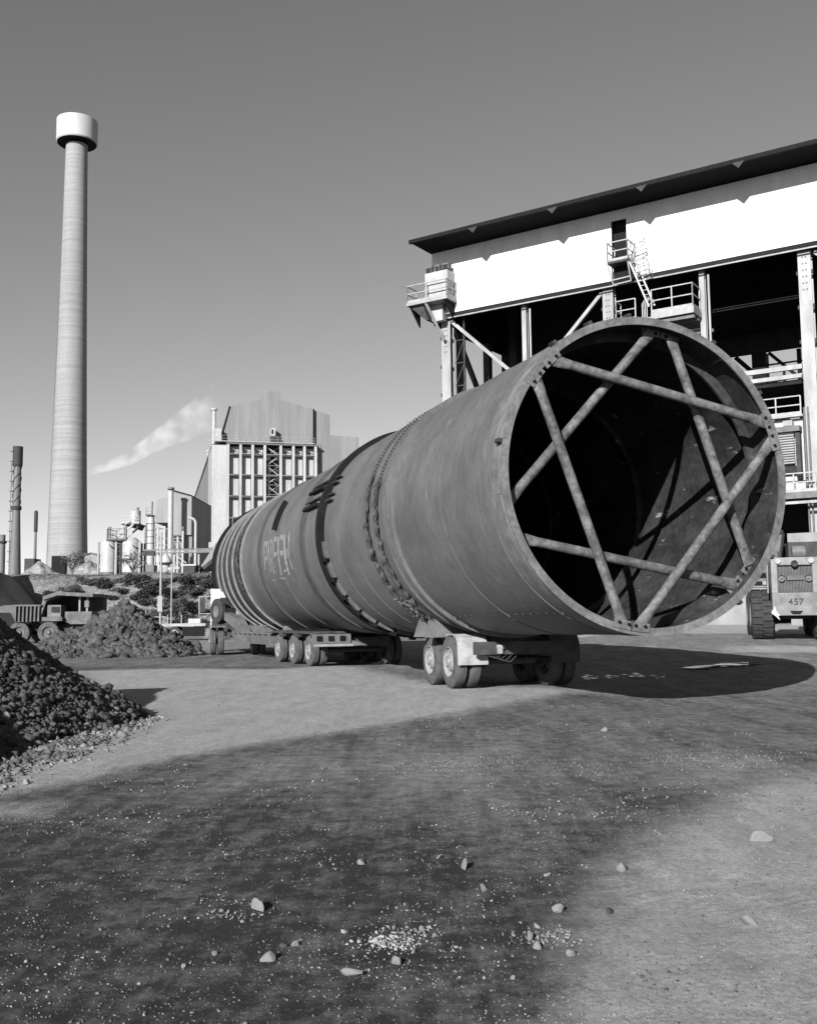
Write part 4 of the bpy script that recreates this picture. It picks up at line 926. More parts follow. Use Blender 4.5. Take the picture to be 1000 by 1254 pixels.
# ---------------------------------------------------------------- bin building in the middle
BD = 180.; bq = P(258, 700, BD); bz = float(gz(bq[0], bq[1])); k = BD/F
bb = thing('storage_bin_building', 'tall building with rows of white bins under a grey clad top storey', 'building', (bq[0], bq[1], bz), R_(14))
def bu(px):    # along-facade metres for photo x
    r = ray(px, 600); a = np.array([math.cos(R_(14)), math.sin(R_(14))]); s = (r[0]*bq[1]-r[1]*bq[0])/(a[0]*r[1]-a[1]*r[0]); return s
def bzz(py, px=300): 
    u_ = bu(px); d = bq[1]+u_*math.sin(R_(14)); return float(P(px, py, d)[2])-bz
u1 = bu(386.5)
zt_b = bzz(545, 300)
MB().bx(0, bu(278), -.2, 12, bzz(655), zt_b).build('end_bin', 'bin_white', bb)
MB().bx(.2, 12, 12.01, 95, bzz(655), zt_b-.3).build('side_wall', 'pale_sheet', bb)
m = MB(); m.prism([(0, bzz(655)-.02), (bu(278), bzz(655)-.02), (bu(278), bzz(671)), (-1.6, bzz(671))], -.2, 11, 'XZ'); m.build('hopper', 'bin_white', bb); MB().bx(-2, bu(278), -.4, 11.2, bzz(675), bzz(671)-.02).build('hopper_beam', 'dark_steel', bb)
for u in (0.2, 3.): MB().bx(u, u+.4, .2, .6, 0, bzz(675.2)).build('leg', 'white_paint', bb)
us = [bu(x) for x in (278.5, 293.8, 308.6, 323.5, 343, 358.4, 372, 385.6)]
zs = [bzz(y) for y in (557, 582.5, 608.6, 635, 661)]
for u in us: MB().bx(u-.22, u+.22, -.9, -.3, 0, zt_b).build('column', 'bin_white', bb)
MB().bx(us[0]-.3, us[-1]+.5, -1.0, .6, zt_b+.01, zt_b+.35).build('top_girder', 'mid_steel', bb)
MB().bx(us[0]+.2, us[-1]+.3, 2.2, 12, 0, zt_b).build('back_wall', 'mid_steel', bb)
zlev = [zt_b]+zs+[0]
for i in range(7):
    a, b = us[i]+.23, us[i+1]-.23
    for j, z in enumerate(zs):
        MB().bx(a, b, -.7, .14, z-.18, z+.12).build('beam', 'mid_steel', bb)
        MB().bx(a, b, -.95, -.72, z+.02, z+.1).build('beam_flange', 'pale_steel', bb)
    for j in range(len(zlev)-1):
        if i == 3: continue
        hi, lo = zlev[j]-.25, zlev[j+1]+.3
        if hi-lo < 1: continue
        MB().bx(a+.02, b-.02, .15 if j else .5, 2.1, lo, hi).build('bin_panel', 'bin_white', bb)
    MB().bar((a, -.3, zlev[0]-.3), (b, .5, zlev[0]-1.4), .12).build('knee_brace', 'pale_steel', bb)
a, b = us[3]+.25, us[4]-.25
MB().bx(a, b, 1.6, 2.1, 0, zt_b).build('stair_back', 'dark_steel', bb)
z = 2.; s = 1
while z < zt_b-1.8:
    MB().bar((a if s > 0 else b, 0, z), (b if s > 0 else a, 0, z+1.75), .16).build('stair_flight', 'pale_steel', bb)
    MB().bar((a, -.3, z), (b, -.3, z), .12).build('landing', 'mid_steel', bb)
    MB().bar((b if s > 0 else a, .5, z), (a if s > 0 else b, .5, z+1.75), .1).build('stair_flight', 'pale_steel', bb)
    z += 1.75; s = -s
# top storey outline
zf = zt_b+.36
def bp(px, py): return (bu(px), bzz(py, px))
m = MB(); m.prism([(bu(268.5), zf), bp(280.5, 497), bp(320, 488.5), bp(324, 478.5), bp(342.5, 478.5), bp(343, 489), bp(384, 500.5), (bu(384), zf)], .3, 30, 'XZ'); m.build('top_storey', 'pale_sheet', bb)
MB().bar((bu(268.5), .24, zf), (*bp(280.5, 497)[:1], .24, bp(280.5, 497)[1]), .22).build('corner_trim', 'black_steel', bb)
MB().bar((bu(384.3), .2, zf), (bu(384.3), .2, bp(384, 500.5)[1]), .25).build('corner_trim', 'black_steel', bb)
m = MB(); m.prism([(bu(384.6), 0), (bu(384.6), bzz(501, 385)), (bu(405), bzz(507, 405)), (bu(405), bzz(532, 405)), (bu(440), bzz(534.5, 440)), (bu(440), 0)], .7, 40, 'XZ'); m.build('annex', 'pale_sheet', bb)
m = MB(); m.bx(bu(262), bu(270), -1.2, 1.5, zf, bzz(527)); m.build('plant_room', 'white_paint', bb)
railing(bb, [(bu(252), -1.2, zf), (bu(280), -1.2, zf), (bu(330), -1.2, zf), (bu(384), -1.2, zf)], 1.1, mt_='pale_steel', r=.02)
MB().bx(bu(330), bu(336), -1.3, .2, bzz(535, 332), bzz(525.5, 332)).build('door_cabin', 'white_paint', bb)
MB().bx(bu(331.2), bu(333.4), -1.34, -1.31, bzz(533, 332), bzz(527.5, 332)).build('cabin_window', 'black_steel', bb)
m = MB(); m.prism([(bu(330), bzz(535.1, 332)), (bu(338), bzz(535.1, 332)), (bu(346), bzz(542, 340)), (bu(331), bzz(542, 340))], -1.2, -.1, 'XZ'); m.build('stair_head', 'dark_steel', bb)
for px, tp, y in ((262.2, 501, 2.), (250.5, 531, 22.)):
    u = bu(px) if y < 5 else .6; d = bq[1]+y
    m = MB(); m.tube((u, y, zt_b-3), (u, y, bzz(tp)), .35, seg=10); m.tube((u, y, bzz(tp)), (u, y, bzz(tp)+.3), .6, seg=10); m.build('vent_pipe', 'white_paint', bb, True)
for i in range(14):
    y = 2+i*6.6; MB().box((1.4, y, zt_b+.3), (1.2, 1.4, 1.1)).build('roof_vent', 'pale_steel' if i % 2 else 'mid_steel', bb)
MB().bx(-.1, .19, .5, 90, zt_b-.29, zt_b-.1).build('side_walkway', 'pale_steel', bb)
# the second grey building with pipes
GD = 150.
def at_thing(name, label, cat, px, d, rz=0., py=700):
    q = P(px, py, d); return thing(name, label, cat, (q[0], q[1], float(gz(q[0], q[1]))), rz), d/F, float(gz(q[0], q[1])), q[0]
gb, k, gzz, gx0 = at_thing('grey_plant_building', 'grey gabled plant building with an open steel-framed base left of the white bins', 'building', 186, GD)
def lz_(py, d, gz_, px=200): return float(P(px, py, d)[2])-gz_
def lx(px, d, x0): return float(P(px, 650, d)[0])-x0
X = lambda px: lx(px, GD, gx0); Z = lambda py: lz_(py, GD, gzz)
m = MB(); m.prism([(X(189), Z(640)), (X(191), Z(612)), (X(206), Z(608.5)), (X(206), Z(640))], 0, 12, 'XZ'); m.build('wall', 'grey_sheet', gb)
m = MB(); m.prism([(X(210), Z(656)), (X(210), Z(602.5)), (X(213), Z(602.5)), (X(236), Z(609)), (X(236), Z(656))], -1, 14, 'XZ'); m.build('wall', 'grey_sheet', gb)
m = MB(); m.prism([(X(209.5), Z(602)), (X(213), Z(602)), (X(236), Z(608.5)), (X(236), Z(607.7)), (X(213), Z(601)), (X(209.5), Z(601.2))], -1.4, 14.4, 'XZ'); m.build('roof', 'dark_steel', gb)
m = MB(); m.bx(X(226), X(236), -.5, 12, 0, Z(656.1)); m.build('wall', 'grey_sheet', gb)
m = MB(); m.bx(X(191), X(226), 6, 6.3, 0, Z(640)); m.build('back_wall', 'dark_steel', gb)
for px in (191, 195, 203, 213, 219, 226): MB().bx(X(px)-.13, X(px)+.13, -.8, -.5, 0, Z(645)).build('post', 'pale_steel', gb)
for i, py in enumerate((648, 660, 668, 680, 690)):
    MB().bx(X(190), X(227), -.7, -.6, Z(py)-.1, Z(py)+.1).build('beam', 'mid_steel', gb)
for a, b in ((191, 195), (195, 203), (213, 219), (219, 226)):
    for j, (y0, y1) in enumerate(((648, 660), (660, 672), (672, 685), (685, 698))):
        MB().bar((X(a if j % 2 else b), -.6, Z(y0)), (X(b if j % 2 else a), -.6, Z(y1)), .1).build('brace', 'pale_steel', gb)
MB().bx(X(211), X(226), -.9, 3, Z(657.5), Z(656.2)).build('lintel', 'mid_steel', gb)
for i in range(5): m = MB(); m.lathe([(0, .7), (1.5+.6*(i % 3), .7), (2.4, .3)], 'Z', (X(214+i*3), 3, Z(672)), 14); m.build('vessel', 'mid_steel', gb)
def pipe_stack(px, top, w, d, label, name='exhaust_pipe', hood=True, base=698):
    t, k, g, x0 = at_thing(name, label, 'pipe', px, d); z1 = lz_(top, d, g, px)
    MB().tube((0, 0, 0), (0, 0, z1), w/2*k, seg=16).build('pipe', 'white_paint', t, True)
    if hood: MB().lathe([(z1+.1, w/2*k*.9), (z1+.2, w/2*k*1.3), (z1+.45, w/2*k*1.35), (z1+.55, .01)], 'Z', seg=16).build('cowl', 'mid_steel', t, True)
    return t
pipe_stack(208, 601, 6.5, 146, 'thick white exhaust pipe in front of the grey plant building')
pipe_stack(223.5, 650, 3, 120, 'shorter white vertical pipe left of the hooked one')
t = pipe_stack(239, 640, 3.4, 120, 'white vertical pipe bent over at its top beside the bins building', hood=False)
m = MB(); t2 = float(P(239, 640, 120)[2])-t.location.z; m.path([(0, 0, t2), (-.15, 0, t2+.35), (-.5, 0, t2+.55), (-.9, 0, t2+.6)], .16, 8); m.build('bend', 'white_paint', t)
# slim white tower left of it
t, k, g, x0 = at_thing('scrubber_tower', 'slim white banded tower with a dark top platform', 'tower', 184, 140)
X = lambda px: lx(px, 140, x0); Z = lambda py: lz_(py, 140, g)
m = MB(); m.lathe([(Z(692), 4.3*k), (Z(690), 4.6*k), (Z(640), 4.6*k), (Z(637), 4.0*k), (Z(633), 4*k), (Z(632), .01)], 'Z', seg=24); m.build('vessel', 'white_paint', t, True)
for py in (642, 650, 658, 666, 676): MB().lathe([(Z(py), 4.75*k), (Z(py)+.12, 4.75*k)], 'Z', seg=24).build('hoop', 'mid_steel', t)
MB().bx(X(179.5), X(188.5), -.7, .7, Z(632), Z(631)).build('platform', 'dark_steel', t); railing(t, [(X(180), -.7, Z(631)), (X(188), -.7, Z(631))], 1., mt_='mid_steel')
MB().tube((X(186), 0, Z(631)), (X(186), 0, Z(614)), .12, seg=8).build('vent', 'mid_steel', t); MB().bx(X(178), X(191), -1, 1, 0, Z(692)).build('plinth', 'mid_steel', t)
MB().path([(X(180), 0, Z(640)), (X(178.5), 0, Z(650)), (X(178.5), 0, Z(700))], .15, 6).build('duct', 'mid_steel', t)
# silos
def silo(px, w, top, base, d, label):
    t, k, g, x0 = at_thing('storage_silo', label, 'silo', px, d); z0_, z1 = lz_(base, d, g, px), lz_(top, d, g, px); r = w/2*k
    m = MB(); m.lathe([(z0_, r), (z1, r), (z1+.5, r*.5), (z1+.55, .01)], 'Z', seg=40); m.build('tank', 'white_paint', t, True)
    m = MB(); m.lathe([(0, r*.98), (z0_-.02, r*.98)], 'Z', seg=40); m.build('skirt', 'mid_steel', t)
    return t, k, r, z0_, z1
for px, w, lab in ((132.5, 20, 'left of two fat white storage silos below the chimney'), (160.5, 22, 'right of two fat white storage silos, beneath the stair')):
    t, k, r, a, b = silo(px, w, 664, 701, 118, lab)
    MB().tube((r+.1, -.6, 0), (r+.1, -.6, b), .16, seg=8).build('downpipe', 'pale_steel', t); MB().tube((-r-.1, -.4, 0), (-r-.1, -.4, b), .13, seg=8).build('downpipe', 'pale_steel', t)
    MB().path([(r*.2, -r*.9, b-.3), (r*.7, -r*.8, b-.7), (r+.1, -.6, b-.8)], .08, 6).build('feed_pipe', 'dark_steel', t)
t, k, g, x0 = at_thing('silo_gantry', 'steel stair gantry with railed platforms over the white silos', 'gantry', 147, 119)
X = lambda px: lx(px, 119, x0); Z = lambda py: lz_(py, 119, g)
for px in (141, 146, 152, 170, 173.5): 
    for y in (-1.5, 1.5): MB().bx(X(px)-.09, X(px)+.09, y-.09, y+.09, 0, Z(664)).build('post', 'dark_steel' if px < 153 else 'mid_steel', t)
MB().bx(X(136.5), X(160), -1.9, 1.6, Z(663.5), Z(661.5)).build('platform', 'dark_steel', t)
railing(t, [(X(137), -1.8, Z(661.5)), (X(159.5), -1.8, Z(661.5))], 1.25, mt_='mid_steel'); railing(t, [(X(137), -1.8, Z(661.5)), (X(137), 1.5, Z(661.5))], 1.25, mt_='mid_steel')
for a, b in ((139, 646), (158, 646)): MB().bx(X(a)-.15, X(a)+.15, -1.7, -1.4, Z(661.5), Z(b)).build('post', 'mid_steel', t)
m = MB(); m.bar((X(146), -1.6, Z(661)), (X(168), -1.6, Z(643)), .18); m.bar((X(143), -1.6, Z(656)), (X(165), -1.6, Z(638)), .08); m.bar((X(150), .5, Z(661)), (X(171), .5, Z(643)), .18); m.build('stair', 'pale_steel', t)
MB().bx(X(153), X(174), -1.5, 1.5, Z(643.5), Z(642)).build('upper_platform', 'dark_steel', t)
m = MB(); m.prism([(X(161), Z(643.6)), (X(174), Z(643.6)), (X(171), Z(649)), (X(164), Z(646.5))], -1.2, 1.2, 'XZ'); m.build('hopper', 'dark_steel', t)
railing(t, [(X(152.5), -1.4, Z(642)), (X(174), -1.4, Z(642))], .9, mt_='pale_steel', r=.02)
MB().path([(X(150), 0, Z(668)), (X(149), 0, Z(680)), (X(148), 0, Z(698))], .3, 8).build('bucket_leg', 'dark_steel', t)
for py in (670, 676, 683, 690): MB().bx(X(142), X(152), -1.4, -1.3, Z(py), Z(py)+.15).build('tie_beam', 'mid_steel', t)
t, k, g, x0 = at_thing('header_tank', 'small white round tank on top of the stair gantry', 'tank', 164.5, 119)
Z = lambda py: lz_(py, 119, g)
MB().lathe([(Z(642), 6.6*k), (Z(625.5), 6.6*k), (Z(624), 4*k), (Z(624), .01)], 'Z', seg=30).build('tank', 'white_paint', t, True)
MB().lathe([(Z(642)+.1, 6.8*k), (Z(640), 6.8*k)], 'Z', seg=30).build('hoop', 'mid_steel', t); MB().tube((.3, 0, Z(624)), (.3, 0, Z(621)), .15, seg=8).build('vent', 'mid_steel', t)
# conveyor gallery
t, k, g, x0 = at_thing('pipe_bridge', 'long horizontal truss bridge carrying pipes in front of the plant', 'bridge', 176, 112)
X = lambda px: lx(px, 112, x0); Z = lambda py: lz_(py, 112, g)
for py in (673.5, 677.5): MB().bar((X(175), 0, Z(py)), (X(268), 0, Z(py-1)), .13).build('chord', 'mid_steel', t)
m = MB(); n_ = 30
for i in range(n_): a = 175+93*i/n_; b = a+93/n_; m.bar((X(a), 0, Z(677.5-i/n_)), (X((a+b)/2), 0, Z(673.5-i/n_)), .06); m.bar((X((a+b)/2), 0, Z(673.5-i/n_)), (X(b), 0, Z(677.5-i/n_)), .06)
m.build('lacing', 'pale_steel', t)
for px in (194, 213, 243): MB().bar((X(px), .3, 0), (X(px), .3, Z(677)), .16).build('trestle', 'pale_steel', t)
MB().bar((X(176), 0, Z(677.4)), (X(190), 0, Z(677.4)), .5).build('pipe', 'dark_steel', t)
for a, b in ((199, 677), (216, 697)): pass
MB().bar((X(213), .3, Z(678)), (X(228), .3, Z(690)), .12).build('brace', 'pale_steel', t)
# white hopper housing, dark truck-like bin at right, sloping conveyor
t, k, g, x0 = at_thing('white_hopper', 'white domed hopper on a dark round stand in front of the plant', 'hopper', 203, 105)
Z = lambda py: lz_(py, 105, g); MB().lathe([(Z(689), 7*k), (Z(686), 6.4*k), (Z(679), 2.6*k), (Z(677), .01)], 'Z', seg=24).build('dome', 'white_paint', t, True)
MB().lathe([(Z(691), 8*k), (Z(689.2), 8.6*k), (Z(689.1), .01)], 'Z', seg=24).build('rim', 'dark_steel', t); MB().lathe([(0, 3*k), (Z(696), 4.5*k), (Z(691.2), 5*k)], 'Z', seg=24).build('funnel', 'white_paint', t, True)
t, k, g, x0 = at_thing('dark_ore_bin', 'dark ore bin with pale lip at the top of the embankment', 'bin', 236, 105)
X = lambda px: lx(px, 105, x0); Z = lambda py: lz_(py, 105, g)
MB().prism([(X(229), Z(703)), (X(241), Z(703)), (X(242), Z(694)), (X(228), Z(694))], -1, 1, 'XZ').build('bin', 'dark_steel', t); MB().bx(X(226), X(243), -1.1, 1.1, Z(694)+.02, Z(692)).build('lip', 'white_paint', t)
m = MB(); m.prism([(X(243), Z(694)), (X(262), Z(664)), (X(268), Z(664)), (X(268), Z(682)), (X(247), Z(702))], 1.2, 3.5, 'XZ'); m.build('conveyor_housing', 'pale_sheet', t)
m = MB(); m.bar((X(243), .9, Z(700)), (X(268), .9, Z(678)), .35); m.build('conveyor_belt', 'dark_steel', t)
MB().bar((X(222), -.6, Z(696)), (X(208), -.6, Z(697)), .25).build('chute', 'pale_steel', t)
# sheds behind the chimney foot
t, k, g, x0 = at_thing('distant_shed', 'low dark gabled shed between the chimney and the white silos', 'shed', 112, 260)
X = lambda px: lx(px, 260, x0); Z = lambda py: lz_(py, 260, g)
MB().prism([(X(104), Z(689)), (X(104), Z(679)), (X(112), Z(677)), (X(121), Z(680)), (X(121), Z(689))], 0, 8, 'XZ').build('wall', 'grey_sheet', t)
MB().prism([(X(103), Z(679)), (X(112), Z(676.6)), (X(122), Z(680)), (X(122), Z(679)), (X(112), Z(675.6)), (X(103), Z(678))], -.5, 8.5, 'XZ').build('roof', 'mid_steel', t)
for px in (104, 111, 118): MB().bx(X(px), X(px)+.6, 0, .6, -2, Z(689.1)).build('leg', 'mid_steel', t)

# mounds behind
def mound(name, cx, cy, rx, ry, h, mt_, label=None, cat=None, seed=0, kind=None, rough=.12, ang=0., n=64, zoff=-.2):
    xs = np.linspace(-1.05, 1.05, n); A, B = np.meshgrid(xs, xs); rr = np.hypot(A, B)
    wob = 1+(vnoise(A*3+9, B*3+9, 1, seed)-.5)*.25
    z = h*np.clip(1-rr*wob, 0, None); z = z/(1+.0*z); z = z+(vnoise(A*rx+50, B*ry+50, .9, seed+3)-.5)*rough*(rr < 1)
    x, y = A*rx, B*ry; ca, sa = math.cos(ang), math.sin(ang); x, y = x*ca-y*sa, x*sa+y*ca
    zb = float(gz(cx, cy)); zg = gz(x+cx, y+cy)-zb+zoff; z = np.where(rr*wob < 1, zg+z, zg-.4)
    v = np.stack([x, y, z], -1).reshape(-1, 3); i = np.arange(n*n).reshape(n, n); f = np.stack([i[:-1, :-1], i[:-1, 1:], i[1:, 1:], i[1:, :-1]], -1).reshape(-1, 4)
    me = np_mesh(name, v, f, mt_); me.polygons.foreach_set('use_smooth', [True]*len(me.polygons)); o = link(name, me, None, (cx, cy, zb))
    return tag(o, label, cat, kind=kind)
q = P(-60, 700, 90); mound('dark_stockpile', q[0], 87., 9.4, 6, 10.2, 'stockpile', 'smooth dark conical stockpile at the left edge behind the dump truck', 'stockpile', 3, rough=.05)
q = P(48, 705, 200); mound('spoil_mound', q[0], q[1], 4.2, 4, 3.0, 'earth', 'rough grey spoil mound left of the chimney foot', 'mound', 4, rough=.6)
q = P(108, 705, 200); mound('spoil_mound', q[0], q[1], 4., 4, 3.4, 'earth', 'rough grey spoil mound right of the chimney foot', 'mound', 6, rough=.6)
# pale wall end at left edge
t, k, g, x0 = at_thing('pale_shed', 'pale sheet-clad shed corner peeping in at the left edge', 'shed', 0, 92, py=745)
X = lambda px: lx(px, 92, x0); g = float(P(0, 752, 92)[2]); t.location.z = g; Z = lambda py: float(P(5, py, 92)[2])-g
MB().prism([(X(-30), Z(760)), (X(-30), Z(715)), (X(0), Z(727)), (X(10), Z(731)), (X(10), Z(760))], 0, 4, 'XZ').build('wall', 'pale_sheet', t)
MB().prism([(X(-30), Z(714.8)), (X(0), Z(726.8)), (X(20), Z(739)), (X(10), Z(730.8)), (X(0), Z(726)), (X(-30), Z(713.5))], -.3, 4.3, 'XZ').build('roof', 'mid_steel', t)
# white kerb fence on the terrace
t = thing('white_fence', 'low white rail fence along the top of the embankment', 'fence', (0, 0, 0))
pts = [P(x, y, 100) for x, y in ((87, 712), (105, 709.5), (122, 708.5), (172, 708))]
for a, b in zip(pts[:-1], pts[1:]): MB().bar(a, b, .12, .28).build('rail', 'white_paint', t)
for i in range(11):
    x = 87+i*8.4; y = 710 if x > 105 else 712; q = P(x, y, 100.1); MB().bar(q, q-np.array([0, 0, .8]), .12).build('post', 'white_paint', t)

# poles
def pole(px, top, base, d, r, label, arms=()):
    q = P(px, base, d); t = thing('pole', label, 'pole', (q[0], q[1], min(q[2], float(gz(q[0], q[1])))))
    h = float(P(px, top, d)[2])-t.location.z; MB().tube((0, 0, 0), (0, 0, h), r, r*.7, 8).build('shaft', 'pale_steel', t, True)
    for z, l_, w in arms: MB().bar((-l_*.5, 0, h*z), (l_*.5, 0, h*z), w).build('arm', 'pale_steel', t)
    return t, h
t, h = pole(196, 652, 777, 70, .09, 'tall pale steel pole rising behind the rock heap', [(.34, .5, .12)])
MB().bx(-.16, .16, -.2, -.05, h*.28, h*.42).build('switch_box', 'pale_steel', t)
pole(209.5, 690, 762, 84, .07, 'thinner pale pole right of the tall pole', [])
pole(100, 697, 706, 101, .08, 'short lamp post at the chimney foot', [(.98, .6, .15)])

# scrub
def bush_mesh(seed, n=1400, size=.16, m='leaf', flat=.75):
    r = np.random.default_rng(seed); cl = r.normal(0, .42, (9, 3)); cl[:, 2] = np.abs(cl[:, 2])*.9+.25
    c = cl[r.integers(0, 9, n)]+r.normal(0, .2, (n, 3)); c[:, 2] = np.abs(c[:, 2])*flat
    t = r.normal(0, size*.5, (n, 3, 3)); v = (c[:, None]+t).reshape(-1, 3)
    return np_mesh('shrub', v, np.arange(n*3).reshape(-1, 3), m)
BM = [bush_mesh(s, m=('leaf' if s % 3 else 'leaf_light')) for s in range(5)]
def bankpt(px, py):
    r = ray(px, py)
    for d in np.arange(78, 125, .25):
        q = CO+r*(d/r[1])
        if q[2] < float(gz(q[0], q[1])): return q
    return CO+r*(100/r[1])
spots = [(118, 716, 1.7), (131, 719, 1.5), (158, 710, 1.1), (166, 714, 1.6), (176, 713, 1.5), (186, 718, 2.0), (194, 726, 1.8), (176, 729, 1.4), (215, 711, 1.0), (232, 714, 1.5), (246, 713, 1.9), (258, 719, 1.5), (225, 724, 1.3), (241, 728, 1.5), (210, 730, 1.2), (198, 740, 1.4), (180, 741, 1.3), (165, 735, 1.2), (218, 745, 1.5), (236, 748, 1.6), (228, 760, 1.4), (248, 752, 1.3), (205, 755, 1.3), (188, 757, 1.2), (245, 766, 1.2), (215, 765, 1.2), (172, 752, 1.2), (262, 735, 1.4), (90, 724, 1.2), (60, 730, 1.), (150, 726, 1.2), (138, 735, 1.0)]
rows = {'along the top edge of': [], 'halfway down': [], 'at the foot of': []}
for sp_ in sorted(spots): rows['along the top edge of' if sp_[1] < 717 else ('halfway down' if sp_[1] < 741 else 'at the foot of')].append(sp_)
ORD = ['leftmost', 'second', 'third', 'fourth', 'fifth', 'sixth', 'seventh', 'eighth', 'ninth', 'tenth', 'eleventh', 'twelfth', 'thirteenth', 'fourteenth', 'fifteenth', 'sixteenth']
def bush_label(sp_):
    for k_, v_ in rows.items():
        if sp_ in v_:
            i_ = v_.index(sp_); return '%s scrubby bush %s%s the earth embankment' % ('broad dark' if sp_[2] > 1.5 else 'small dark', (ORD[i_] if i_ == 0 else ORD[i_]+' from the left')+' ', k_)
for i, (x, y, s) in enumerate(spots):
    q = bankpt(x, y); o = link('shrub', BM[i % 5], None, (q[0], q[1], float(gz(q[0], q[1]))-.1), (0, 0, i*1.3), (s*.75, s*.75, s*.52))
    tag(o, bush_label((x, y, s)), 'bush', 'scrub bushes on the embankment')
# dry grass tufts on the bank
n = 26000; xs = nr.uniform(-45, 20, n); ys = nr.uniform(82, 104, n); cov = vnoise(xs, ys, 4, 21)+.45*sstep(xs, -30, -20)-.25; keep = cov > .42; xs, ys = xs[keep], ys[keep]; n = len(xs)
b = np.stack([xs, ys, gz(xs, ys)], -1); a = nr.uniform(0, math.pi, n); w = .05; hh = nr.uniform(.08, .28, n)
v = np.stack([b+np.stack([np.cos(a)*w, np.sin(a)*w, -.05*np.ones(n)], -1), b-np.stack([np.cos(a)*w, np.sin(a)*w, .05*np.ones(n)], -1), b+np.stack([nr.normal(0, .12, n), nr.normal(0, .12, n), hh], -1)], 1).reshape(-1, 3)
tag(link('dry_grass', np_mesh('dry_grass', v, np.arange(n*3).reshape(-1, 3), mat('grass', 0.111, 0.044, .9, .4).name)), 'dry grass and weeds covering the embankment slope', 'grass', kind='stuff')
def tree(px, py, d, h, w, label, seed, m='leaf_light', dens=1400, leaf=.11):
    q = P(px, py, d); t = thing('tree', label, 'tree', (q[0], q[1], float(gz(q[0], q[1]))-.1)); r = random.Random(seed); rn = np.random.default_rng(seed)
    mb = MB(); tips = []
    for i in range(5):
        a = 2*math.pi*i/5+r.random(); tip = Vector((math.cos(a)*w*.35*r.uniform(.5, 1), math.sin(a)*w*.35, h*r.uniform(.6, .9))); b0 = Vector((0, 0, h*r.uniform(.1, .3)))
        mb.tube((0, 0, 0) if i == 0 else b0, b0.lerp(tip, .5) if i else b0, .09, .06, 6); mb.tube(b0, tip, .06, .02, 6); tips.append(tip)
    mb.build('trunk', 'bark', t)
    cl = np.array([[*tp] for tp in tips]+[[*(tp*.8+Vector((r.uniform(-1, 1)*w*.3, 0, r.uniform(-.1, .25)*h)))] for tp in tips])
    c = cl[rn.integers(0, len(cl), dens)]+rn.normal(0, 1, (dens, 3))*np.array([w*.13, w*.13, h*.1]); v = (c[:, None]+rn.normal(0, leaf, (dens, 3, 3))).reshape(-1, 3)
    link('crown', np_mesh('crown', v, np.arange(dens*3).reshape(-1, 3), m), t)
tree(88, 712, 103, 2.4, 3.2, 'thin spreading tree in front of the chimney foot', 4, 'leaf_light', 520, .09)
tree(163, 708, 101, 2.2, 2.6, 'wispy tree in front of the right white silo', 8, 'leaf_light', 420, .08)
tree(222, 740, 88, 2.6, 1.4, 'bare crooked little tree on the bank left of the truck cab', 9, 'leaf', 260, .08)

# ---------------------------------------------------------------- parked flatbed behind
q = P(214, 784, 77); pt = thing('parked_flatbed', 'pale parked flatbed truck with a white-rimmed wheel beyond the rock heap', 'truck', (q[0], q[1], float(gz(q[0], q[1]))), R_(4))
WT = tyre_mesh(.52, .26, 'rubber'); WR = rim_mesh(.52, .26, 'white_paint', 1)
ty_w = MB().lathe([(-.12, .3), (-.13, .44), (-.09, .52), (.09, .52), (.13, .44), (.12, .3)], 'Y', seg=28, close=True).mesh('tyre', 'rubber', True)
rm_w = MB().lathe([(-.13, .33), (-.09, .3), (-.05, .14), (-.12, .1), (-.12, .01)], 'Y', seg=24).mesh('rim', 'white_paint', True)
for x in (.1, -3.6, -4.8):
    o = link('tyre', ty_w, pt, (x, -1.0, .52)); link('rim', rm_w, o); o = link('tyre', ty_w, pt, (x, 1.0, .52))
MB().bx(-5.6, 2.4, -1.15, 1.15, 1.05, 1.25).build('deck', 'pale_steel', pt)
m = MB(); m.bx(-2.4, -.6, -1.2, -1.0, .6, 1.0); m.build('side_box', 'pale_steel', pt)
m = MB(); m.bx(.7, 2.3, -1.1, -.6, .3, 1.0); m.build('tank', 'black_steel', pt)
MB().bx(1.1, 2.0, -.9, .6, 1.26, 1.6).build('tool_box', 'white_paint', pt)
for x in (-5.2, -4., -2., -.4, .6): MB().bx(x, x+.06, -1.1, -1.04, 1.25, 1.9 if x != -2. else 2.3).build('stake', 'pale_steel', pt)
MB().bar((-5.5, -1.07, 1.75), (-.5, -1.07, 1.75), .05).build('rope', 'pale_steel', pt)

# ---------------------------------------------------------------- dump truck at left
DD_ = 74.; q = P(68, 788, DD_); dt = thing('dump_truck', 'large mine dump truck with ribbed tray and canopy behind the rock heap', 'dump truck', (q[0], q[1], float(gz(q[0], q[1]))), 0.)
k = DD_/F; X = lambda px: (px-68)*k; Z = lambda py: (788-py)*k
ty = MB().lathe([(-.3, .4), (-.32, .6), (-.28, .74), (.28, .74), (.32, .6), (.3, .4)], 'Y', seg=36, close=True).mesh('tyre', 'rubber_dust', True)
rm = MB().lathe([(-.32, .42), (-.2, .38), (-.16, .2), (-.3, .14), (-.3, .01)], 'Y', seg=24).mesh('rim', 'mid_pale', True)
for px in (68, 33):
    for y in (-1.3, 1.3): o = link('tyre', ty, dt, (X(px), y, .74)); link('rim', rm, o)
    MB().tube((X(px), -1.2, .74), (X(px), 1.2, .74), .2, seg=10).build('axle', 'dark_steel', dt)
MB().bx(X(25), X(110), -.6, .6, .8, 1.3).build('frame', 'dark_steel', dt)
m = MB(); m.prism([(X(2), Z(748)), (X(14), Z(743)), (X(37), Z(742)), (X(60), Z(743)), (X(62), Z(735)), (X(80), Z(728)), (X(82), Z(731)), (X(66), Z(738)), (X(58), Z(762)), (X(30), Z(763)), (X(24), Z(752)), (X(8), Z(751))], -1.75, 1.75, 'XZ'); m.build('tray', 'mid_pale', dt)
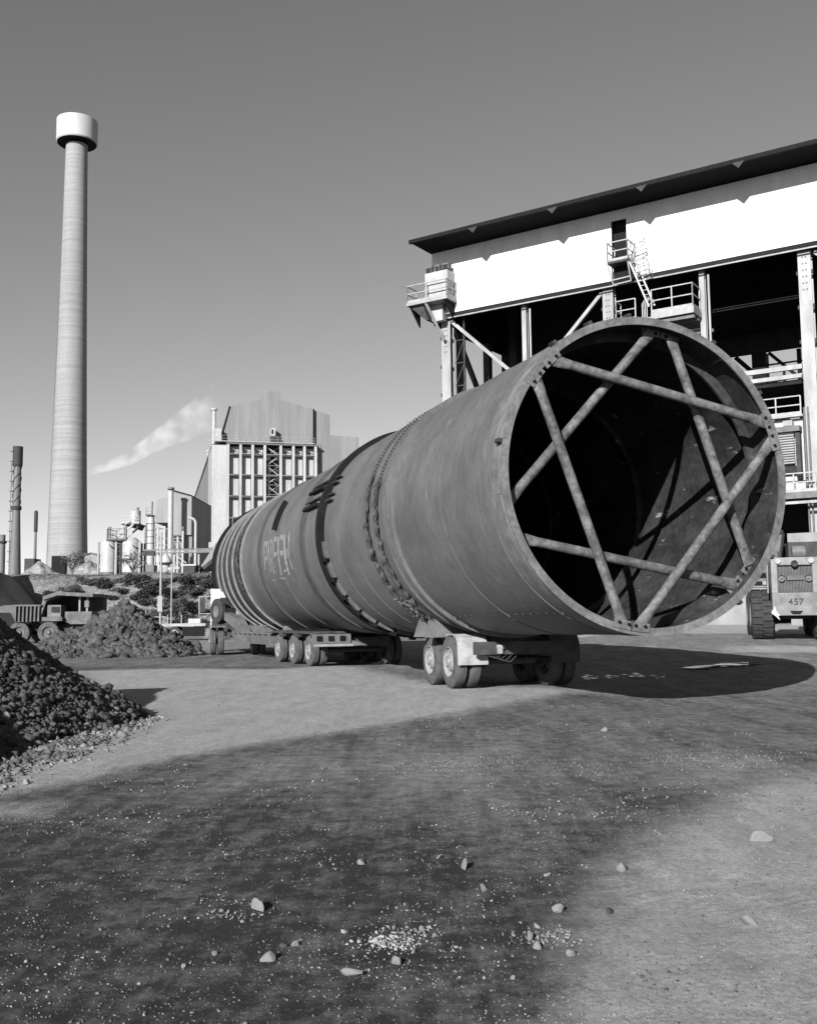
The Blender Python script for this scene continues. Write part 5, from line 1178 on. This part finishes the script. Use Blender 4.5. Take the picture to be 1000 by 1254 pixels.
for i in range(7):
    px = 30+i*4.6; m = MB(); m.prism([(X(px), Z(744.5)), (X(px+1.6), Z(744.5)), (X(px+1.2), Z(762)), (X(px+.2), Z(762))], -1.95, -1.76, 'XZ'); m.build('tray_rib', 'mid_pale', dt)
MB().bx(X(28), X(61), -1.98, -1.755, Z(744.3), Z(742.5)).build('top_rail', 'mid_pale', dt)
m = MB(); m.prism([(X(62), Z(733)), (X(80), Z(727.)), (X(122), Z(730)), (X(122), Z(734)), (X(80), Z(731.5)), (X(63), Z(737))], -1.9, 1.9, 'XZ'); m.build('canopy', 'mid_pale', dt)
MB().bx(X(66), X(82), -1.5, -.3, Z(757), Z(743)).build('cab', 'mid_steel', dt)
MB().bx(X(71), X(81), -1.53, -1.505, Z(752), Z(745)).build('cab_window', 'glass', dt)
MB().bx(X(61), X(85), -1.75, 1.4, Z(762), Z(757.2)).build('running_board', 'mid_pale', dt)
MB().bx(X(86), X(118), -1.3, 1.3, Z(764), Z(751)).build('bonnet', 'mid_pale', dt)
for px in (112, 103): MB().tube((X(px), -1.2, Z(751)), (X(px), -1.2, Z(733)), .08, seg=8).build('post', 'pale_steel', dt)
MB().box((X(112), -1.2, Z(742)), (.3, .3, .45)).build('lamp', 'mid_steel', dt)
MB().bx(X(60), X(121), .8, 1.7, Z(764), Z(732)).build('far_body', 'dark_steel', dt)

# ---------------------------------------------------------------- rubble heap in the middle
def heap_mid(x, y):
    cx, cy = -12.9, 46.6; dx, dy = (x-cx), (y-cy)
    h = 2.4*(1-np.hypot(dx/np.where(dx > 0, 3.1, 3.4), dy/2.9))
    h2 = .85*(1-np.hypot((x+10.9)/1.5, (y-46.0)/2.2)); h3 = 1.2*(1-np.hypot((x+15.)/2.2, (y-45.9)/2.2))
    return np.maximum.reduce([h, h2, h3])*1.0
def heap_mesh(name, fn, x0, x1, y0, y1, step, mt_, sub=.06):
    xs = np.arange(x0, x1, step); ys = np.arange(y0, y1, step); A, B = np.meshgrid(xs, ys); hz_ = fn(A, B)-sub+(vnoise(A, B, .3, 31)-.5)*.12
    z = np.where(hz_ > -.1, np.maximum(hz_, -.1), -.3)
    v = np.stack([A, B, z], -1).reshape(-1, 3); i = np.arange(A.size).reshape(A.shape); f = np.stack([i[:-1, :-1], i[:-1, 1:], i[1:, 1:], i[1:, :-1]], -1).reshape(-1, 4)
    return np_mesh(name, v, f, mt_)
tag(link('rock_heap', heap_mesh('rock_heap', heap_mid, -17, -8, 43, 50, .12, 'ore_mid')), 'heap of dark broken rock between the dump truck and the prime mover', 'rock heap', kind='stuff')
def sample(fn, n, box_, r):
    x = r.uniform(box_[0], box_[1], n*4); y = r.uniform(box_[2], box_[3], n*4); h = fn(x, y); k = h > -.04; return x[k][:n], y[k][:n], h[k][:n]
r5 = np.random.default_rng(5)
x, y, h = sample(heap_mid, 9000, (-17, -8.2, 43.4, 49), r5)
sz_ = r5.lognormal(-2.45, .42, len(x)); tag(link('rock_rubble', scatter_mesh('rock_rubble', np.stack([x, y, h+sz_*.2], -1), sz_, 'ore_mid', 8)), 'small dark rubble covering the heap behind', 'rubble', kind='stuff')
RM = []
for s in range(8):
    v, f = rock_verts(100+s, False, 10); RM.append(np_mesh('rock', v, f, 'ore_mid'))
x, y, h = sample(heap_mid, 150, (-17, -8.2, 43.4, 47.6), r5)
for i in range(len(x)):
    s = r5.uniform(.15, .34)*(1.2 if h[i] < .7 else .8)
    o = link('rock', RM[i % 8], None, (x[i], y[i], max(h[i], 0)+s*.25), tuple(r5.uniform(0, 6.28, 3)), (s, s, s*.8))
    tag(o, 'dark broken rock lying on the heap between dump truck and prime mover', 'rock', 'rocks of the middle rubble heap')

# ---------------------------------------------------------------- gravel ridge at left foreground
def heap_left(x, y):
    ridge_y = np.clip(y, 9., 17.0); dx = x+9.2; dy = y-ridge_y
    w = 4.5+(vnoise(x, y, 1.6, 41)-.5)*.8
    hgt = 3.45*(1-np.hypot(dx/w, dy/w)); hgt = hgt-.5*np.exp(-((y-13.2)/1.2)**2)*np.clip(hgt, 0, 1)
    return hgt+(vnoise(x, y, .9, 43)-.5)*.16*(hgt > 0)
tag(link('gravel_ridge', heap_mesh('gravel_ridge', heap_left, -13.5, -3.2, 4.5, 22.5, .09, 'ore', .05)), 'long heap of dark crushed ore at the left edge of the foreground', 'ore heap', kind='stuff')
r6 = np.random.default_rng(6)
x, y, h = sample(heap_left, 58000, (-11.5, -3.4, 6.5, 21.8), r6); sz_ = r6.lognormal(-3.36, .38, len(x))
tag(link('crushed_ore', scatter_mesh('crushed_ore', np.stack([x, y, h+sz_*.15], -1), sz_, 'ore', 9)), 'dark lumps of crushed ore covering the left heap', 'ore', kind='stuff')
x, y, h = sample(heap_left, 240, (-9.5, -4.0, 8, 19.5), r6)
v_all = []; f_all = []; off = 0
for i in range(len(x)):
    v, f = rock_verts(1500+i % 40, False, 12); s_ = r6.uniform(.06, .15); q = rotmats(1, r6)[0]; v_all.append(v@q.T*s_*[1, 1, .8]+[x[i], y[i], h[i]+.02]); f_all.append(f+off); off += len(v)
tag(link('ore_blocks', np_mesh('ore_blocks', np.concatenate(v_all), np.concatenate(f_all), 'ore_mid')), 'larger angular blocks scattered over the left ore heap', 'ore', kind='stuff')
# pale spill at its foot
n = 4200; y = r6.uniform(6, 17.6, n); x = -4.75+r6.normal(0, .28, n)+np.where(y > 15, -(y-15)*.1, 0)+np.abs(r6.normal(0, .5, n))*.35; sz_ = r6.lognormal(-3.95, .5, n)
tag(link('pale_spill', scatter_mesh('pale_spill', np.stack([x, y, gz(x, y)+np.clip(heap_left(x, y), 0, 9)+sz_*.3], -1), sz_, 'gravel_mixed', 10)), 'paler loose stones spilled along the foot of the left heap', 'gravel', kind='stuff')
def stone(px, py, w, label, m='stone_pale', seed=0, flat=.6, heap=None):
    g = G(px, py); d = g[1]; s = w*d/F/2; v, f = rock_verts(300+seed, True, 9, .5, .85); v = v*1.15; me = np_mesh('stone', v, f, m)
    z = float(gz(g[0], g[1])); z += s*flat*.45
    o = link('stone', me, None, (g[0], g[1], z), (seed*.7, seed*.3, seed*1.9), (s, s, s*flat)); return tag(o, label, 'stone')
def heapstone(px, py, d, w, label, m, seed):
    q = P(px, py, d); s = w*d/F/2; v, f = rock_verts(300+seed, True, 9, .5, .85); o = link('boulder', np_mesh('boulder', v, f, m), None, (q[0], q[1], q[2]), (seed, .3*seed, seed*2), (s, s*.9, s*.8)); tag(o, label, 'boulder')
def hit_left(px, py):
    r = ray(px, py)
    for d in np.arange(7, 26, .05):
        q = CO+r*(d/r[1])
        if q[2] < max(float(heap_left(q[0], q[1])), 0): return d
    return 15
for px, py, w, lab, m in ((6, 880, 22, 'big pale boulder half buried in the left ore heap at the picture edge', 'stone_pale'), (107, 885, 14, 'grey block in the middle of the left ore heap', 'ore_mid'), (102, 915, 9, 'pale chunk low on the left ore heap', 'stone_pale'), (33, 934, 18, 'dark round lump at the foot of the left ore heap', 'ore'), (75, 921, 10, 'dusty lump just left of the pale chunk on the ore heap', 'ore_mid')):
    heapstone(px, py, hit_left(px, py)+.02, w, lab, m, int(px))
S_ = [(931, 1029, 26, 'flat-topped pale stone with a dark shadow on the dusty right side', .55), (920, 1133, 24, 'low embedded stone on the dusty ground near the right edge', .35), (762, 1064, 17, 'roundish pale stone at the edge of the dusty patch', .8),
      (740, 896, 8, 'small round pale stone alone on the ground below the tube shadow', .9), (683, 1117, 14, 'pale stone uppermost of the cluster below centre right', .7), (649, 1151, 15, 'pale stone left in the cluster below centre right', .6), (657, 1161, 15, 'pale stone at the bottom of the cluster, touching the left one', .6),
      (698, 1170, 13, 'upright grey stone at the right of the lower cluster', .9), (658, 1136, 9, 'little pale chip above the lower cluster pair', .6), (431, 1193, 22, 'largest white stone near the bottom edge left of centre', .65), (328, 1176, 16, 'tilted grey stone casting a dark shadow near the bottom left', .8),
      (485, 1178, 16, 'white stone at the lower end of the white rubble patch', .6), (470, 1157, 12, 'white stone in the middle of the rubble patch', .6), (263, 1168, 9, 'small pale stone left of the tilted grey one', .7), (362, 1158, 9, 'small pale stone right of the tilted grey one', .7),
      (442, 1060, 9, 'small white cube-like stone in the left middle ground', .9), (315, 1113, 24, 'long flat pale stone set in the dark ground at left', .3), (567, 1064, 20, 'flat pale streak of stone in the dark ground at centre', .25), (593, 1091, 13, 'flat grey stone below the pale streak', .3), (537, 1052, 10, 'small flat stone left of the pale streak', .3),
      (670, 1073, 10, 'white stone between the streak and the dusty patch', .5), (225, 1183, 7, 'small pale stone near the bottom edge at left', .7), (745, 1118, 12, 'earthy clod at the border of the dusty patch', .7), (628, 1197, 8, 'small grey stone nearest the bottom edge at centre', .8), (517, 1139, 10, 'white stone at the upper right of the rubble patch', .5), (348, 1159, 9, 'dark lump just left of the small pale stone', .8)]
for i, (px, py, w, lab, fl) in enumerate(S_): stone(px, py, w, lab, 'stone_pale' if 'dark' not in lab.split()[0] and 'clod' not in lab else 'ore_mid', i, fl)
# loose pebbles over the yard
r8 = np.random.default_rng(11)
def pebbles(name, n, d0, d1, smin, smax, mt_, label, seed, clump=None, fac=None):
    u = r8.uniform(0, 1, n); d = np.sqrt(d0*d0+u*(d1*d1-d0*d0)) if d1/d0 < 3 else d0*(d1/d0)**u; a = r8.uniform(-.47, .47, n); x = d*a; y = d
    if clump: c = vnoise(x, y, clump, seed)*.7+vnoise(x, y, clump*.3, seed+1)*.3; k = c > (fac or .5); x, y = x[k], y[k]
    k = heap_left(x, y) < .02; x, y = x[k], y[k]
    s = np.clip(smin*np.exp(np.abs(r8.normal(0, .55, len(x)))), smin, smax)
    tag(link(name, scatter_mesh(name, np.stack([x, y, gz(x, y)+s*.25], -1), s, mt_, seed)), label, 'gravel', kind='stuff')
pebbles('loose_gravel', 14000, 2.8, 9, .0025, .01, 'gravel_mixed', 'loose mixed gravel on the dark foreground dirt', 51)
pebbles('loose_gravel', 12000, 8, 28, .004, .014, 'gravel_mixed', 'scattered gravel on the middle of the yard', 52, 1.4, .48)
pebbles('pale_gravel', 5000, 3, 13, .0025, .009, 'chip_pale', 'pale gravel in clusters on the yard', 53, .9, .6)
def cluster(px, py, rad, n, smax, label, seed):
    g = G(px, py); r = np.random.default_rng(seed); a = r.normal(0, rad, (n, 2))*[1, .8]; x, y = g[0]+a[:, 0], g[1]+a[:, 1]; s = np.clip(r.lognormal(-5.1, .6, n), .0025, smax*.7)
    tag(link('stone_chips', scatter_mesh('stone_chips', np.stack([x, y, gz(x, y)+s*.3], -1), s, 'stone_pale' if seed < 62 else 'chip_pale', seed)), label, 'gravel', kind='stuff')
cluster(480, 1152, .09, 240, .026, 'patch of white broken stone chips near the bottom centre', 61)
cluster(510, 1140, .08, 70, .02, 'sprinkle of white chips right of the white patch', 62)
cluster(665, 1148, .1, 160, .016, 'sprinkle of chips around the lower right cluster', 63)
cluster(290, 1120, .1, 60, .02, 'chips beside the long flat stone', 64)
cluster(860, 930, .5, 420, .014, 'pale chips on the ground below the tube shadow', 65)
cluster(560, 935, .5, 420, .014, 'pale chips on the dark ground at centre', 66)
